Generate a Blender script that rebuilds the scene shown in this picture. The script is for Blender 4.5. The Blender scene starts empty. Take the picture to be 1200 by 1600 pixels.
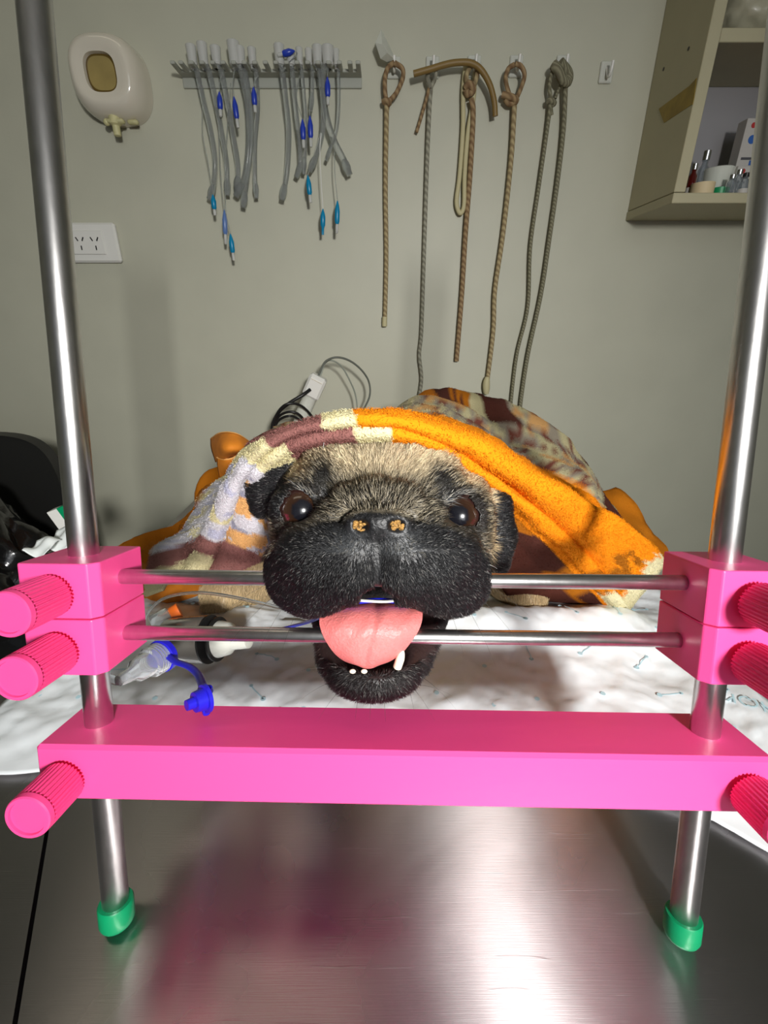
import bpy, math, random
import numpy as np
from mathutils import Vector, Matrix

random.seed(7); rng = np.random.default_rng(7)
PI = math.pi
# ------------------------------------------------------------------ camera
PITCH = math.radians(23.8); CZ = 1.184; FPX = 704.0
SP, CP = math.sin(PITCH), math.cos(PITCH)
sc = bpy.context.scene
cam_d = bpy.data.cameras.new('camera'); cam = bpy.data.objects.new('camera', cam_d)
sc.collection.objects.link(cam); sc.camera = cam
cam.location = (0, 0, CZ); cam.rotation_euler = (PI/2 - PITCH, 0, 0)
cam_d.sensor_fit = 'VERTICAL'; cam_d.sensor_height = 32; cam_d.lens = FPX/1600*32
cam_d.clip_start = 0.01; cam_d.clip_end = 50
# ------------------------------------------------------------------ world, lights, exposure
w = bpy.data.worlds.new('world'); sc.world = w; w.use_nodes = True
w.node_tree.nodes['Background'].inputs[0].default_value = (0.55, 0.62, 0.70, 1)
w.node_tree.nodes['Background'].inputs[1].default_value = 0.15
def area(name, loc, target, sx, sy, power, col, spread=180):
    d = bpy.data.lights.new(name, 'AREA'); d.shape = 'RECTANGLE'; d.size = sx; d.size_y = sy
    d.energy = power; d.color = col; d.spread = math.radians(spread)
    o = bpy.data.objects.new(name, d); sc.collection.objects.link(o); o.location = loc
    o.rotation_euler = (Vector(target) - Vector(loc)).to_track_quat('-Z', 'Y').to_euler()
    return o
area('exam_lamp', (0.24, -0.60, 1.42), (0.03, 0.22, 1.03), 0.10, 0.10, 4.5, (1.0, 0.98, 0.95), 95)
area('window_light', (0.5, -1.9, 1.7), (0.0, 0.3, 1.1), 1.1, 1.3, 6.5, (0.93, 0.97, 1.0))
area('ceiling_lamp', (-0.5, 0.35, 2.5), (-0.5, 0.35, 0), 0.9, 0.25, 1.1, (1.0, 0.88, 0.68))
sc.view_settings.view_transform = 'Standard'; sc.view_settings.look = 'None'
sc.view_settings.exposure = 0.0; sc.view_settings.gamma = 1.0
sc.view_settings.use_curve_mapping = False
sc.cycles.caustics_reflective = True; sc.cycles.max_bounces = 10
sc.cycles.sample_clamp_indirect = 6.0
sc.cycles.use_denoising = True

# ------------------------------------------------------------------ geometry helpers
TZ = 0.9                                  # table top
def CW(x, y, z):                          # view axes (right, up, forward) -> room
    return Vector((x, y*SP + z*CP, CZ + y*CP - z*SP))
def W(px, py, Y):                         # the spot seen at (px,py) at room depth Y
    a = (800-py)/FPX; t = Y/(a*SP+CP)
    return CW((px-600)/FPX*t, a*t, t)
def T(px, py, h=0.0):                     # the spot seen at (px,py) at height h over the table
    a = (800-py)/FPX; t = (TZ+h-CZ)/(a*CP-SP)
    return CW((px-600)/FPX*t, a*t, t)
def HC(px, py, z):
    return np.array(((px-600)/FPX*z, (800-py)/FPX*z, z))
def tocam(P):
    P = np.asarray(P, float); Z = P[...,2]-CZ; Y = P[...,1]
    return np.stack([P[...,0], Y*SP+Z*CP, Y*CP-Z*SP], -1)
def topx(P):
    c = tocam(P); return 600+c[...,0]/c[...,2]*FPX, 800-c[...,1]/c[...,2]*FPX

class MB:
    def __init__(s): s.v=[]; s.f=[]; s.m=[]; s.sm=[]; s.mi=0
    def add(s, vs, fs, smooth=True):
        n=len(s.v); s.v += [tuple(v) for v in vs]
        for f in fs: s.f.append(tuple(n+i for i in f)); s.m.append(s.mi); s.sm.append(smooth)
        return s
    def box(s, c, size, ax=None, bev=0.0):
        # ax : 3 axis vectors (default room axes); bev: bevel size
        ax = ax or (Vector((1,0,0)),Vector((0,1,0)),Vector((0,0,1)))
        c = Vector(c); h=[size[0]/2,size[1]/2,size[2]/2]
        b=min(bev, min(h)*0.9)
        if b<=0:
            vs=[c+ax[0]*h[0]*i+ax[1]*h[1]*j+ax[2]*h[2]*k for i in(-1,1) for j in(-1,1) for k in(-1,1)]
            fs=[(0,1,3,2),(4,6,7,5),(0,4,5,1),(2,3,7,6),(0,2,6,4),(1,5,7,3)]
            return s.add(vs,fs,False)
        vs=[]; idx={}
        for i in(-1,1):
            for j in(-1,1):
                for k in(-1,1):
                    for a in range(3):
                        q=[h[0]-b,h[1]-b,h[2]-b]; q[a]=h[a]
                        idx[(i,j,k,a)]=len(vs)
                        vs.append(c+ax[0]*q[0]*i+ax[1]*q[1]*j+ax[2]*q[2]*k)
        fs=[]
        def q4(keys,out):
            f=[idx[k] for k in keys]
            p=[vs[i] for i in f]; n=(p[1]-p[0]).cross(p[2]-p[0])
            if n.dot(out)<0: f=f[::-1]
            fs.append(tuple(f))
        for a in range(3):
            for sg in(-1,1):
                b1,b2=[x for x in range(3) if x!=a]
                keys=[]
                for u,v in((-1,-1),(1,-1),(1,1),(-1,1)):
                    k=[0,0,0]; k[a]=sg;k[b1]=u;k[b2]=v; keys.append((k[0],k[1],k[2],a))
                q4(keys, ax[a]*sg)
        for a in range(3):
            b1,b2=[x for x in range(3) if x!=a]
            for u in(-1,1):
                for v in(-1,1):
                    k0=[0,0,0];k0[a]=-1;k0[b1]=u;k0[b2]=v
                    k1=list(k0);k1[a]=1
                    q4([(*k0,b1),(*k1,b1),(*k1,b2),(*k0,b2)], ax[b1]*u+ax[b2]*v)
        for i in(-1,1):
            for j in(-1,1):
                for k in(-1,1):
                    f=[idx[(i,j,k,a)] for a in range(3)]
                    p=[vs[x] for x in f]; n=(p[1]-p[0]).cross(p[2]-p[0])
                    if n.dot(ax[0]*i+ax[1]*j+ax[2]*k)<0: f=f[::-1]
                    fs.append(tuple(f))
        return s.add(vs,fs,False)
    def tube(s, pts, r, n=12, caps=True, flat=1.0, closed=False):
        pts=[Vector(p) for p in pts]; N=len(pts)
        rs = r if hasattr(r,'__len__') else [r]*N
        t0=(pts[1]-pts[0]).normalized()
        u=t0.cross(Vector((0,0,1)));
        if u.length<0.2: u=t0.cross(Vector((0,1,0)))
        u.normalize(); vs=[]
        for i in range(N):
            a=pts[max(i-1,0)]; b=pts[min(i+1,N-1)]
            if closed: a=pts[(i-1)%N]; b=pts[(i+1)%N]
            t=(b-a)
            if t.length<1e-9: t=t0
            t.normalize(); u=(u-t*u.dot(t))
            u.normalize(); v=t.cross(u); t0=t
            for k in range(n):
                th=2*PI*k/n; vs.append(pts[i]+(u*math.cos(th)+v*math.sin(th)*flat)*rs[i])
        fs=[(i*n+k,i*n+(k+1)%n,(i+1)*n+(k+1)%n,(i+1)*n+k) for i in range(N-1) for k in range(n)]
        if closed: fs+=[((N-1)*n+k,(N-1)*n+(k+1)%n,(k+1)%n,k) for k in range(n)]
        elif caps: fs+=[tuple(range(n))[::-1], tuple((N-1)*n+k for k in range(n))]
        return s.add(vs,fs,True)
    def lathe(s, a, b, prof, n=24, smooth=True, flute=0, depth=0.0, ref=None):
        # prof: list of (t along a->b in metres, radius)
        a=Vector(a); d=(Vector(b)-a).normalized()
        u=d.cross(ref or Vector((0,0,1)))
        if u.length<0.2: u=d.cross(Vector((0,1,0)))
        u.normalize(); v=d.cross(u); vs=[]
        if flute: n=flute*4
        for (t,r,*fl) in prof:
            for k in range(n):
                rr=r
                if flute and fl: rr=r-depth*(1 if k%4 in(2,3) else 0)
                th=2*PI*k/n; vs.append(a+d*t+(u*math.cos(th)+v*math.sin(th))*rr)
        N=len(prof)
        fs=[(i*n+k,(i+1)*n+k,(i+1)*n+(k+1)%n,i*n+(k+1)%n) for i in range(N-1) for k in range(n)]
        fs+=[tuple(range(n)), tuple((N-1)*n+k for k in range(n))[::-1]]
        return s.add(vs,fs,smooth)
    def ball(s, c, r, n=16, m=10, ax=None):
        c=Vector(c); r=r if hasattr(r,'__len__') else (r,r,r)
        ax = ax or (Vector((1,0,0)),Vector((0,1,0)),Vector((0,0,1)))
        vs=[c+ax[2]*r[2]]
        for i in range(1,m):
            ph=PI*i/m
            for k in range(n):
                th=2*PI*k/n
                vs.append(c+ax[0]*r[0]*math.sin(ph)*math.cos(th)+ax[1]*r[1]*math.sin(ph)*math.sin(th)+ax[2]*r[2]*math.cos(ph))
        vs.append(c-ax[2]*r[2]); L=len(vs)-1
        fs=[(0,1+k,1+(k+1)%n) for k in range(n)]
        for i in range(m-2):
            fs+=[(1+i*n+k,1+(i+1)*n+k,1+(i+1)*n+(k+1)%n,1+i*n+(k+1)%n) for k in range(n)]
        fs+=[(L,1+(m-2)*n+(k+1)%n,1+(m-2)*n+k) for k in range(n)]
        return s.add(vs,fs,True)
    def build(s, name, mats, parent=None, org=None, cols=None, autosmooth=True):
        o0 = Vector(parent['_o']) if (parent is not None and '_o' in parent) else Vector(org or (0,0,0))
        me=bpy.data.meshes.new(name)
        v=np.array(s.v,float)-np.array(o0)
        me.from_pydata(v.tolist(),[],s.f)
        mats = mats if isinstance(mats,(list,tuple)) else [mats]
        for m in mats: me.materials.append(m)
        me.polygons.foreach_set('material_index', s.m)
        me.polygons.foreach_set('use_smooth', s.sm)
        if cols is not None:
            ca=me.color_attributes.new('Col','FLOAT_COLOR','POINT')
            c4=np.ones((len(s.v),4),np.float32); c4[:,:3]=cols; ca.data.foreach_set('color',c4.ravel())
        me.update()
        if autosmooth and any(s.sm): 
            me.set_sharp_from_angle(angle=math.radians(50))
        o=bpy.data.objects.new(name,me); sc.collection.objects.link(o)
        if parent is not None: 
            o.parent=parent; o['_o']=tuple(o0)
        else: o.location=o0; o['_o']=tuple(o0)
        return o

def thing(name, label, cat, loc, group=None):
    o=bpy.data.objects.new(name,None); sc.collection.objects.link(o); o.location=loc
    o.empty_display_size=0.02; o['_o']=tuple(loc); o['label']=label; o['category']=cat
    if group: o['group']=group
    return o
def tag(o,label,cat,group=None):
    o['label']=label; o['category']=cat
    if group: o['group']=group
    return o
def struct(o): o['kind']='structure'; return o
def curve(pts, n=8):                      # Catmull-Rom through 3-D points
    P=[Vector(p) for p in pts]; P=[P[0]*2-P[1]]+P+[P[-1]*2-P[-2]]; out=[]
    for i in range(1,len(P)-2):
        for k in range(n):
            t=k/n; a,b,c,d=P[i-1:i+3]
            out.append(0.5*((2*b)+(c-a)*t+(2*a-5*b+4*c-d)*t*t+(3*b-a-3*c+d)*t**3))
    out.append(P[-2]); return out
# ------------------------------------------------------------------ materials
def srgb(r,g,b):
    f=lambda c:(c/255/12.92 if c<=10 else ((c/255+0.055)/1.055)**2.4)
    return (f(r),f(g),f(b),1)
def mat(name, col, rough=0.5, metal=0.0, trans=0.0, ior=1.45, nscale=0, bump=0.0, var=0.0, stretch=None, coat=0.0,
        sss=0.0, attr=False, alpha=1.0, sheen=0.0, spec=0.5, aniso=0.0):
    m=bpy.data.materials.new(name); m.use_nodes=True; nt=m.node_tree; b=nt.nodes['Principled BSDF']
    col=tuple(col)+((1,) if len(col)==3 else ())
    b.inputs['Base Color'].default_value=col; b.inputs['Roughness'].default_value=rough
    b.inputs['Metallic'].default_value=metal; b.inputs['Transmission Weight'].default_value=trans
    b.inputs['IOR'].default_value=ior; b.inputs['Coat Weight'].default_value=coat
    b.inputs['Coat Roughness'].default_value=0.05; b.inputs['Subsurface Weight'].default_value=sss
    b.inputs['Subsurface Radius'].default_value=(0.01,0.004,0.003); b.inputs['Alpha'].default_value=alpha
    b.inputs['Sheen Weight'].default_value=sheen; b.inputs['Specular IOR Level'].default_value=spec
    b.inputs['Anisotropic'].default_value=aniso
    src=None
    if attr:
        at=nt.nodes.new('ShaderNodeVertexColor'); at.layer_name='Col'; nt.links.new(at.outputs[0],b.inputs['Base Color']); src=at.outputs[0]
    if nscale:
        tc=nt.nodes.new('ShaderNodeTexCoord'); mp=nt.nodes.new('ShaderNodeMapping'); nt.links.new(tc.outputs['Object'],mp.inputs[0])
        if stretch: mp.inputs['Scale'].default_value=stretch
        nz=nt.nodes.new('ShaderNodeTexNoise'); nz.inputs['Scale'].default_value=nscale; nz.inputs['Detail'].default_value=5
        nt.links.new(mp.outputs[0],nz.inputs[0])
        if bump:
            bp=nt.nodes.new('ShaderNodeBump'); bp.inputs['Strength'].default_value=min(1,bump); bp.inputs['Distance'].default_value=0.002
            nt.links.new(nz.outputs['Fac'],bp.inputs['Height']); nt.links.new(bp.outputs[0],b.inputs['Normal'])
        if var:
            mx=nt.nodes.new('ShaderNodeMix'); mx.data_type='RGBA'; mx.blend_type='MULTIPLY'; mx.inputs[0].default_value=1
            rp=nt.nodes.new('ShaderNodeMapRange'); rp.inputs['From Min'].default_value=0.3; rp.inputs['From Max'].default_value=0.7
            rp.inputs['To Min'].default_value=1-var; rp.inputs['To Max'].default_value=1+var*0.3
            nt.links.new(nz.outputs['Fac'],rp.inputs['Value']); nt.links.new(rp.outputs[0],mx.inputs[7])
            if src: nt.links.new(src,mx.inputs[6])
            else: mx.inputs[6].default_value=col
            nt.links.new(mx.outputs[2],b.inputs['Base Color'])
    return m
M={}
M['wall']=mat('painted_plaster',srgb(186,186,168),0.5,nscale=14,bump=0.05,var=0.04)
M['ceil']=mat('ceiling_paint',srgb(225,225,220),0.8,nscale=8,var=0.03)
M['floor']=mat('floor_tile',srgb(120,118,112),0.4,nscale=3,var=0.15)
M['pink']=mat('pink_plastic',(0.92,0.075,0.29),0.36,nscale=120,bump=0.05,stretch=(0.15,1,1),sss=0.0)
M['knobpink']=mat('pink_knob_plastic',(0.90,0.065,0.26),0.42,nscale=200,bump=0.04)
M['steelrod']=mat('brushed_rod_steel',(0.66,0.65,0.64),0.29,1.0,nscale=250,bump=0.04,var=0.12,stretch=(1,1,0.3))
M['green']=mat('green_rubber',(0.0,0.26,0.10),0.38,nscale=300,bump=0.08)
M['white']=mat('white_plastic',srgb(222,222,216),0.3)
M['cream']=mat('cream_rubber',srgb(205,200,150),0.5,nscale=90,bump=0.2,var=0.2)
M['black']=mat('black_plastic',(0.012,0.012,0.012),0.35)
M['clear']=mat('clear_plastic',(0.80,0.84,0.86),0.10,trans=0.80,ior=1.2)
M['vinyl']=mat('clear_vinyl_tube',(0.72,0.75,0.74),0.10,trans=0.85,ior=1.15)
M['frost']=mat('frosted_plastic',(0.78,0.80,0.72),0.45,trans=0.3,ior=1.2)
M['blue']=mat('blue_plastic',(0.012,0.02,0.62),0.32)
# ================================================================== the room
WY=0.9
def slab(name,c,size,m): 
    return struct(MB().box(c,size).build(name,m,org=c))
slab('wall_back',(0,WY+0.05,1.3),(3.6,0.1,2.6),M['wall'])
slab('wall_left',(-1.85,-0.8,1.3),(0.1,3.5,2.6),M['wall'])
slab('wall_right',(1.85,-0.8,1.3),(0.1,3.5,2.6),M['wall'])
slab('floor',(0,-0.8,-0.05),(3.8,3.5,0.1),M['floor'])
slab('ceiling',(0,-0.8,2.65),(3.8,3.5,0.1),M['ceil'])

# ------------------------------------------------------------------ steel table
def steel_table_mat():
    m=mat('scratched_steel',(0.50,0.475,0.48),0.3,1.0,aniso=1.0); nt=m.node_tree; b=nt.nodes['Principled BSDF']
    tc=nt.nodes.new('ShaderNodeTexCoord')
    def noise(scale,st,rot=0,detail=4,dist=0.0):
        mp=nt.nodes.new('ShaderNodeMapping'); mp.inputs['Scale'].default_value=st; mp.inputs['Rotation'].default_value=(0,0,rot)
        nt.links.new(tc.outputs['Object'],mp.inputs[0]); n=nt.nodes.new('ShaderNodeTexNoise')
        n.inputs['Scale'].default_value=scale; n.inputs['Detail'].default_value=detail; n.inputs['Distortion'].default_value=dist
        nt.links.new(mp.outputs[0],n.inputs[0]); return n.outputs['Fac']
    fine=noise(160,(0.25,12,1),0.05,3)          # brush grain across the table
    cloud=noise(9,(1,1,1),0,4,0.6)
    sc1=noise(14,(1,26,1),0.22,2,0.3); sc2=noise(17,(1,30,1),-0.5,2,0.3)
    def thr(x,lo,hi):
        r=nt.nodes.new('ShaderNodeMapRange'); r.inputs['From Min'].default_value=lo; r.inputs['From Max'].default_value=hi
        nt.links.new(x,r.inputs['Value']); return r.outputs[0]
    s1=thr(sc1,0.70,0.74); s2=thr(sc2,0.71,0.75)
    ad=nt.nodes.new('ShaderNodeMath'); ad.operation='MAXIMUM'; nt.links.new(s1,ad.inputs[0]); nt.links.new(s2,ad.inputs[1])
    sm=nt.nodes.new('ShaderNodeMath'); sm.operation='MULTIPLY_ADD'; nt.links.new(ad.outputs[0],sm.inputs[0]); sm.inputs[1].default_value=1.1; nt.links.new(fine,sm.inputs[2])
    bp=nt.nodes.new('ShaderNodeBump'); bp.inputs['Strength'].default_value=0.16; bp.inputs['Distance'].default_value=0.0004
    nt.links.new(sm.outputs[0],bp.inputs['Height']); nt.links.new(bp.outputs[0],b.inputs['Normal'])
    rr=nt.nodes.new('ShaderNodeMapRange'); rr.inputs['From Min'].default_value=0.3; rr.inputs['From Max'].default_value=0.7
    rr.inputs['To Min'].default_value=0.235; rr.inputs['To Max'].default_value=0.335; nt.links.new(cloud,rr.inputs['Value']); nt.links.new(rr.outputs[0],b.inputs['Roughness'])
    tg=nt.nodes.new('ShaderNodeCombineXYZ'); tg.inputs[1].default_value=1.0; nt.links.new(tg.outputs[0],b.inputs['Tangent'])
    return m
M['table']=steel_table_mat()
M['darkmetal']=mat('dark_edge_metal',(0.06,0.06,0.055),0.45,0.6)
tab=thing('exam_table','scratched brushed steel examination table with a dark seam, under the dog','table',(0,0.3,0))
SA=T(25,1600); SB=T(75,1300); sd=(SB-SA).normalized()
def seam_x(y): return SA.x+(y-SA.y)*sd.x/sd.y
y0,y1=-0.12,0.86; g=0.0011; th=0.03
def panel(xa0,xa1,xb0,xb1):
    z0,z1=TZ-th,TZ
    vs=[(xa0,y0,z0),(xa1,y0,z0),(xb1,y1,z0),(xb0,y1,z0),(xa0,y0,z1),(xa1,y0,z1),(xb1,y1,z1),(xb0,y1,z1)]
    return MB().add(vs,[(0,3,2,1),(4,5,6,7),(0,1,5,4),(1,2,6,5),(2,3,7,6),(3,0,4,7)],False)
YS=0.30                                     # the seam meets the left edge near here
ysx=SA.y+(-0.315-SA.x)*sd.y/sd.x
b=MB(); z0,z1=TZ-th,TZ
def poly(b,pts):
    n=len(pts); b.add([(x,y,z0) for x,y in pts]+[(x,y,z1) for x,y in pts],
        [tuple(range(n))[::-1],tuple(range(n,2*n))]+[(i,(i+1)%n,n+(i+1)%n,n+i) for i in range(n)],False)
poly(b,[(seam_x(y0)+g,y0),(0.315,y0),(0.315,y1),(-0.315,y1),(-0.315,ysx),])
b.build('tabletop',M['table'],tab)
b=MB(); poly(b,[(-0.315,y0),(seam_x(y0)-g,y0),(-0.315,ysx-0.005)]); b.build('side_panel',M['table'],tab)
b=MB(); b.box((0,0.37,TZ-th-0.02),(0.60,0.94,0.036)); b.build('under_frame',M['darkmetal'],tab)
b=MB(); b.box((0.0,0.37,0.44),(0.16,0.16,0.80),bev=0.01); b.build('column',M['steelrod'],tab)
b=MB(); b.box((0.0,0.37,0.02),(0.5,0.6,0.04),bev=0.01); b.build('base',M['darkmetal'],tab)

# ------------------------------------------------------------------ intubation stand
yaw=math.radians(-1.15)
eX=Vector((math.cos(yaw),math.sin(yaw),0))
vv=CW(0,0.99,-0.141)-Vector((0,0,CZ)); vv.normalize()
eW=eX.cross(vv).normalized()*-1
if eW.y<0: eW=-eW
eV=(eW.cross(eX)).normalized()
if eV.z<0: eV=-eV
O=T(185,1446)+Vector((0,0,0.0016))
def L(x,v,w=0.0): return O+eX*x+eV*v+eW*w
PS=0.2815
st=thing('intubation_stand','pink and steel two-post mouth rest stand holding the pug\'s jaws open','stand',O)
AX=(eX,eW,eV)
dH=0.209-0.175
b=MB(); b.box(L(PS/2+0.0005,0.0975,-0.001),(0.3165,dH,0.0262),AX,0.0016); b.build('base_plate',M['pink'],st)
for x in (0,PS):
    b=MB(); b.lathe(L(x,0.004),L(x,0.44),[(0,0.0056),(0.0005,0.006),(0.436,0.006),(0.437,0.0056)],32); b.build('pole',M['steelrod'],st)
    b=MB(); b.lathe(L(x,-0.003),L(x,1),[(0.0036,0.0062),(0.0046,0.0074),(0.0064,0.0081),(0.0155,0.0081),(0.0165,0.0076),(0.0165,0.0062)],32); b.build('rubber_foot',M['green'],st)
M['bolt']=mat('zinc_bolt',(0.7,0.7,0.72),0.3,1.0)
M['crust']=None
def knob(x,v,parent,w0=-0.0175,ln=0.0245,r=0.0088):
    b=MB(); prof=[(0.0025,r*0.8),(0.0028,r*0.97,1),(0.0034,r,1),(ln-0.0035,r,1),(ln-0.0028,r*0.98,1),(ln-0.0026,r*1.0),(ln-0.0006,r*0.98),(ln,r*0.93),(ln,r*0.80),(ln-0.0009,r*0.78),(ln-0.0009,0.0004)]
    b.lathe(L(x,v,w0),L(x,v,w0-1),prof,flute=34,depth=0.00065,smooth=False)
    k=b.build('knob',M['knobpink'],parent)
    b=MB(); b.lathe(L(x,v,w0+0.001),L(x,v,w0-1),[(0,0.0028),(0.0045,0.0028)],16); b.build('bolt',M['bolt'],parent)
for x,sg in ((0,1),(PS,-1)):
    for (va,vb,vk) in ((0.1432,0.1676,0.1545),(0.1681,0.1915,0.1790)):
        b=MB(); 
        # octagonal section: the inner front edge carries a wide chamfer
        hw=0.0163; f=-0.0178; r_=0.0165; ch=0.0035; e=0.001
        pts=[(-hw+e,f),(hw-ch,f),(hw,f+ch),(hw,r_),(-hw,r_),(-hw,f+e)]
        if sg<0: pts=[(-a,c) for a,c in pts][::-1]
        bot=[L(x+a,va,c) for a,c in pts]; top=[L(x+a,vb,c) for a,c in pts]; n=len(pts)
        b.add(bot+top,[tuple(range(n))[::-1],tuple(range(n,2*n))]+[(i,(i+1)%n,n+(i+1)%n,n+i) for i in range(n)],False)
        o=b.build('clamp_block',M['pink'],st)
        mo=o.modifiers.new('edge','BEVEL'); mo.width=0.0006; mo.segments=2; mo.limit_method='ANGLE'
        knob(x+(-0.0005 if sg>0 else 0.0005),vk,o)
    # plate knobs
    knob(x+(-0.004 if sg>0 else 0.0075),0.0955,st,w0=-0.0172,ln=0.0225,r=0.0092)
BAR_U=(0.1812,0.0); BAR_L=(0.1548,0.0); BR=0.0033
for (v,wo) in (BAR_U,BAR_L):
    b=MB(); b.lathe(L(0.0085,v,wo),L(1,v,wo),[(0,BR*0.9),(0.0004,BR),(PS-0.0174,BR),(PS-0.017,BR*0.9)],24); b.build('bar',M['steelrod'],st)
# ================================================================== the pug
def ell(P,c,r):
    q=(P-np.array(c,np.float32))
    k0=np.sqrt(((q/np.array(r,np.float32))**2).sum(-1))+1e-6
    k1=np.sqrt(((q/np.array(r,np.float32)**2)**2).sum(-1))+1e-6
    return k0*(k0-1)/k1
def cap(P,a,b,ra,rb):
    a=np.array(a,np.float32); b=np.array(b,np.float32); d=b-a; q=P-a
    h=np.clip((q@d)/(d@d),0,1)
    return np.linalg.norm(q-h[...,None]*d,axis=-1)-(ra+(rb-ra)*h)
def smin(a,b,k):
    h=np.clip(0.5+0.5*(b-a)/k,0,1); return b+(a-b)*h-k*h*(1-h)
def smax(a,b,k): return -smin(-a,-b,k)
EL=(472,797); ER=(716,806); EZ=0.2035; ERAD=0.0112
eyeL=HC(EL[0],EL[1],EZ); eyeR=HC(ER[0],ER[1],EZ+0.001)
def head_sdf(P):
    h=HC
    d=ell(P,h(596,778,0.242),(0.0500,0.036,0.046))
    d=smin(d,ell(P,h(470,815,0.238),(0.0140,0.026,0.022)),0.010)
    d=smin(d,ell(P,h(724,820,0.238),(0.0140,0.028,0.022)),0.010)
    # forehead swell and brow pads
    d=smin(d,ell(P,h(596,722,0.215),(0.034,0.018,0.017)),0.010)
    d=smin(d,ell(P,h(505,762,0.207),(0.013,0.009,0.010)),0.006)
    d=smin(d,ell(P,h(682,766,0.207),(0.013,0.009,0.010)),0.006)
    # forehead creases
    d=smax(d,-cap(P,h(545,752,0.1905),h(552,700,0.199),0.0012,0.0008),0.003)
    d=smax(d,-cap(P,h(640,754,0.1905),h(630,705,0.199),0.0012,0.0008),0.003)
    # muzzle
    m=ell(P,h(590,842,0.191),(0.026,0.014,0.019))
    for (x,y,z,r) in ((516,872,0.1925,(0.0235,0.0205,0.0205)),(664,872,0.1925,(0.0235,0.0205,0.0205)),
                      (457,892,0.203,(0.0118,0.0155,0.016)),(722,895,0.203,(0.0118,0.0155,0.016)),
                      (552,880,0.184,(0.0125,0.0155,0.0135)),(628,880,0.184,(0.0125,0.0155,0.0135)),
                      (490,920,0.196,(0.0150,0.0120,0.0135)),(700,918,0.196,(0.0155,0.0125,0.0135))):
        m=smin(m,ell(P,h(x,y,z),r),0.006)
    d=smin(d,m,0.007)
    # nose fold (rope of skin over the nose, running down past the eyes)
    pts=[(446,868,0.207,.0050),(478,842,0.199,.0060),(515,810,0.1915,.0066),(552,788,0.1865,.0068),(590,780,0.1845,.0070),
         (628,788,0.1865,.0068),(664,810,0.1915,.0066),(700,842,0.199,.0060),(734,868,0.207,.0050)]
    f=None
    for (x0,y0,z0,r0),(x1,y1,z1,r1) in zip(pts,pts[1:]):
        c=cap(P,h(x0,y0,z0),h(x1,y1,z1),r0,r1); f=c if f is None else smin(f,c,0.004)
    d=smin(d,f,0.0022)
    # crease between fold and muzzle
    pts=[(452,880,.197),(490,850,.1885),(520,824,.1815),(545,806,.1775),(590,797,.1755),(636,806,.1775),(660,824,.1815),(692,850,.1885),(728,880,.197)]
    for (a,b_) in zip(pts,pts[1:]):
        d=smax(d,-cap(P,h(*a),h(*b_),0.0017,0.0017),0.0018)
    # nose leather
    n=ell(P,h(592,818,0.1745),(0.0125,0.0068,0.0062))
    n=smin(n,ell(P,h(563,822,0.1755),(0.0066,0.0060,0.005)),0.003)
    n=smin(n,ell(P,h(621,822,0.1755),(0.0066,0.0060,0.005)),0.003)
    d=smin(d,n,0.0022)
    for nx in (562,621):
        d=smax(d,-ell(P,h(nx,822,0.169),(0.0034,0.0026,0.0042)),0.0010)
    d=smax(d,-cap(P,h(592,822,0.1670),h(592,850,0.1690),0.0009,0.0009),0.0016)
    d=smax(d,-cap(P,h(592,850,0.1690),h(590,925,0.1705),0.0022,0.0030),0.0018)
    d=smax(d,-ell(P,h(589,932,0.185),(0.0075,0.0050,0.03)),0.003)
    # eye lids
    for c,op in ((eyeL,(0.0074,0.0049)),(eyeR,(0.0074,0.0043))):
        d=smin(d,ell(P,c+np.array((0,0,0.0006)),(0.0142,0.0125,0.0120)),0.004)
        d=smax(d,-ell(P,c+np.array((0,0,-0.012)),(op[0],op[1],0.016)),0.0014)
        d=np.maximum(d,-ell(P,c,(ERAD+.0002,)*3))
    # lid crease above the eyes
    d=smax(d,-cap(P,h(447,770,0.193),h(492,772,0.192),0.0010,0.0010),0.002)
    d=smax(d,-cap(P,h(694,782,0.193),h(742,782,0.194),0.0010,0.0010),0.002)
    # ears
    for e in (((480,692,.232,.009),(436,722,.240,.012),(418,762,.245,.0105),(410,792,.247,.006)),
              ((748,745,.244,.007),(768,790,.250,.0095),(773,838,.252,.0105),(775,878,.254,.0075))):
        f=None
        for (x0,y0,z0,r0),(x1,y1,z1,r1) in zip(e,e[1:]):
            c=cap(P,h(x0,y0,z0),h(x1,y1,z1),r0,r1); f=c if f is None else smin(f,c,0.006)
        d=smin(d,f,0.0025)
    # mouth opening between upper lips and lower jaw
    d=smax(d,-ell(P,h(590,985,0.212),(0.034,0.0145,0.034)),0.004)
    # lower jaw: a shallow bowl
    j=ell(P,h(584,1038,0.226),(0.0238,0.0148,0.023))
    j=smin(j,cap(P,h(524,1030,0.230),h(512,930,0.262),0.0085,0.010),0.006)
    j=smin(j,cap(P,h(646,1030,0.230),h(684,930,0.262),0.0085,0.010),0.006)
    j=smin(j,ell(P,h(584,1056,0.215),(0.0198,0.0078,0.0105)),0.006)
    j=smax(j,-ell(P,h(583,1014,0.214),(0.0190,0.0098,0.022)),0.003)
    d=smin(d,j,0.003)
    # throat
    d=smin(d,ell(P,h(594,900,0.290),(0.044,0.036,0.030)),0.012)
    return d
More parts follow.
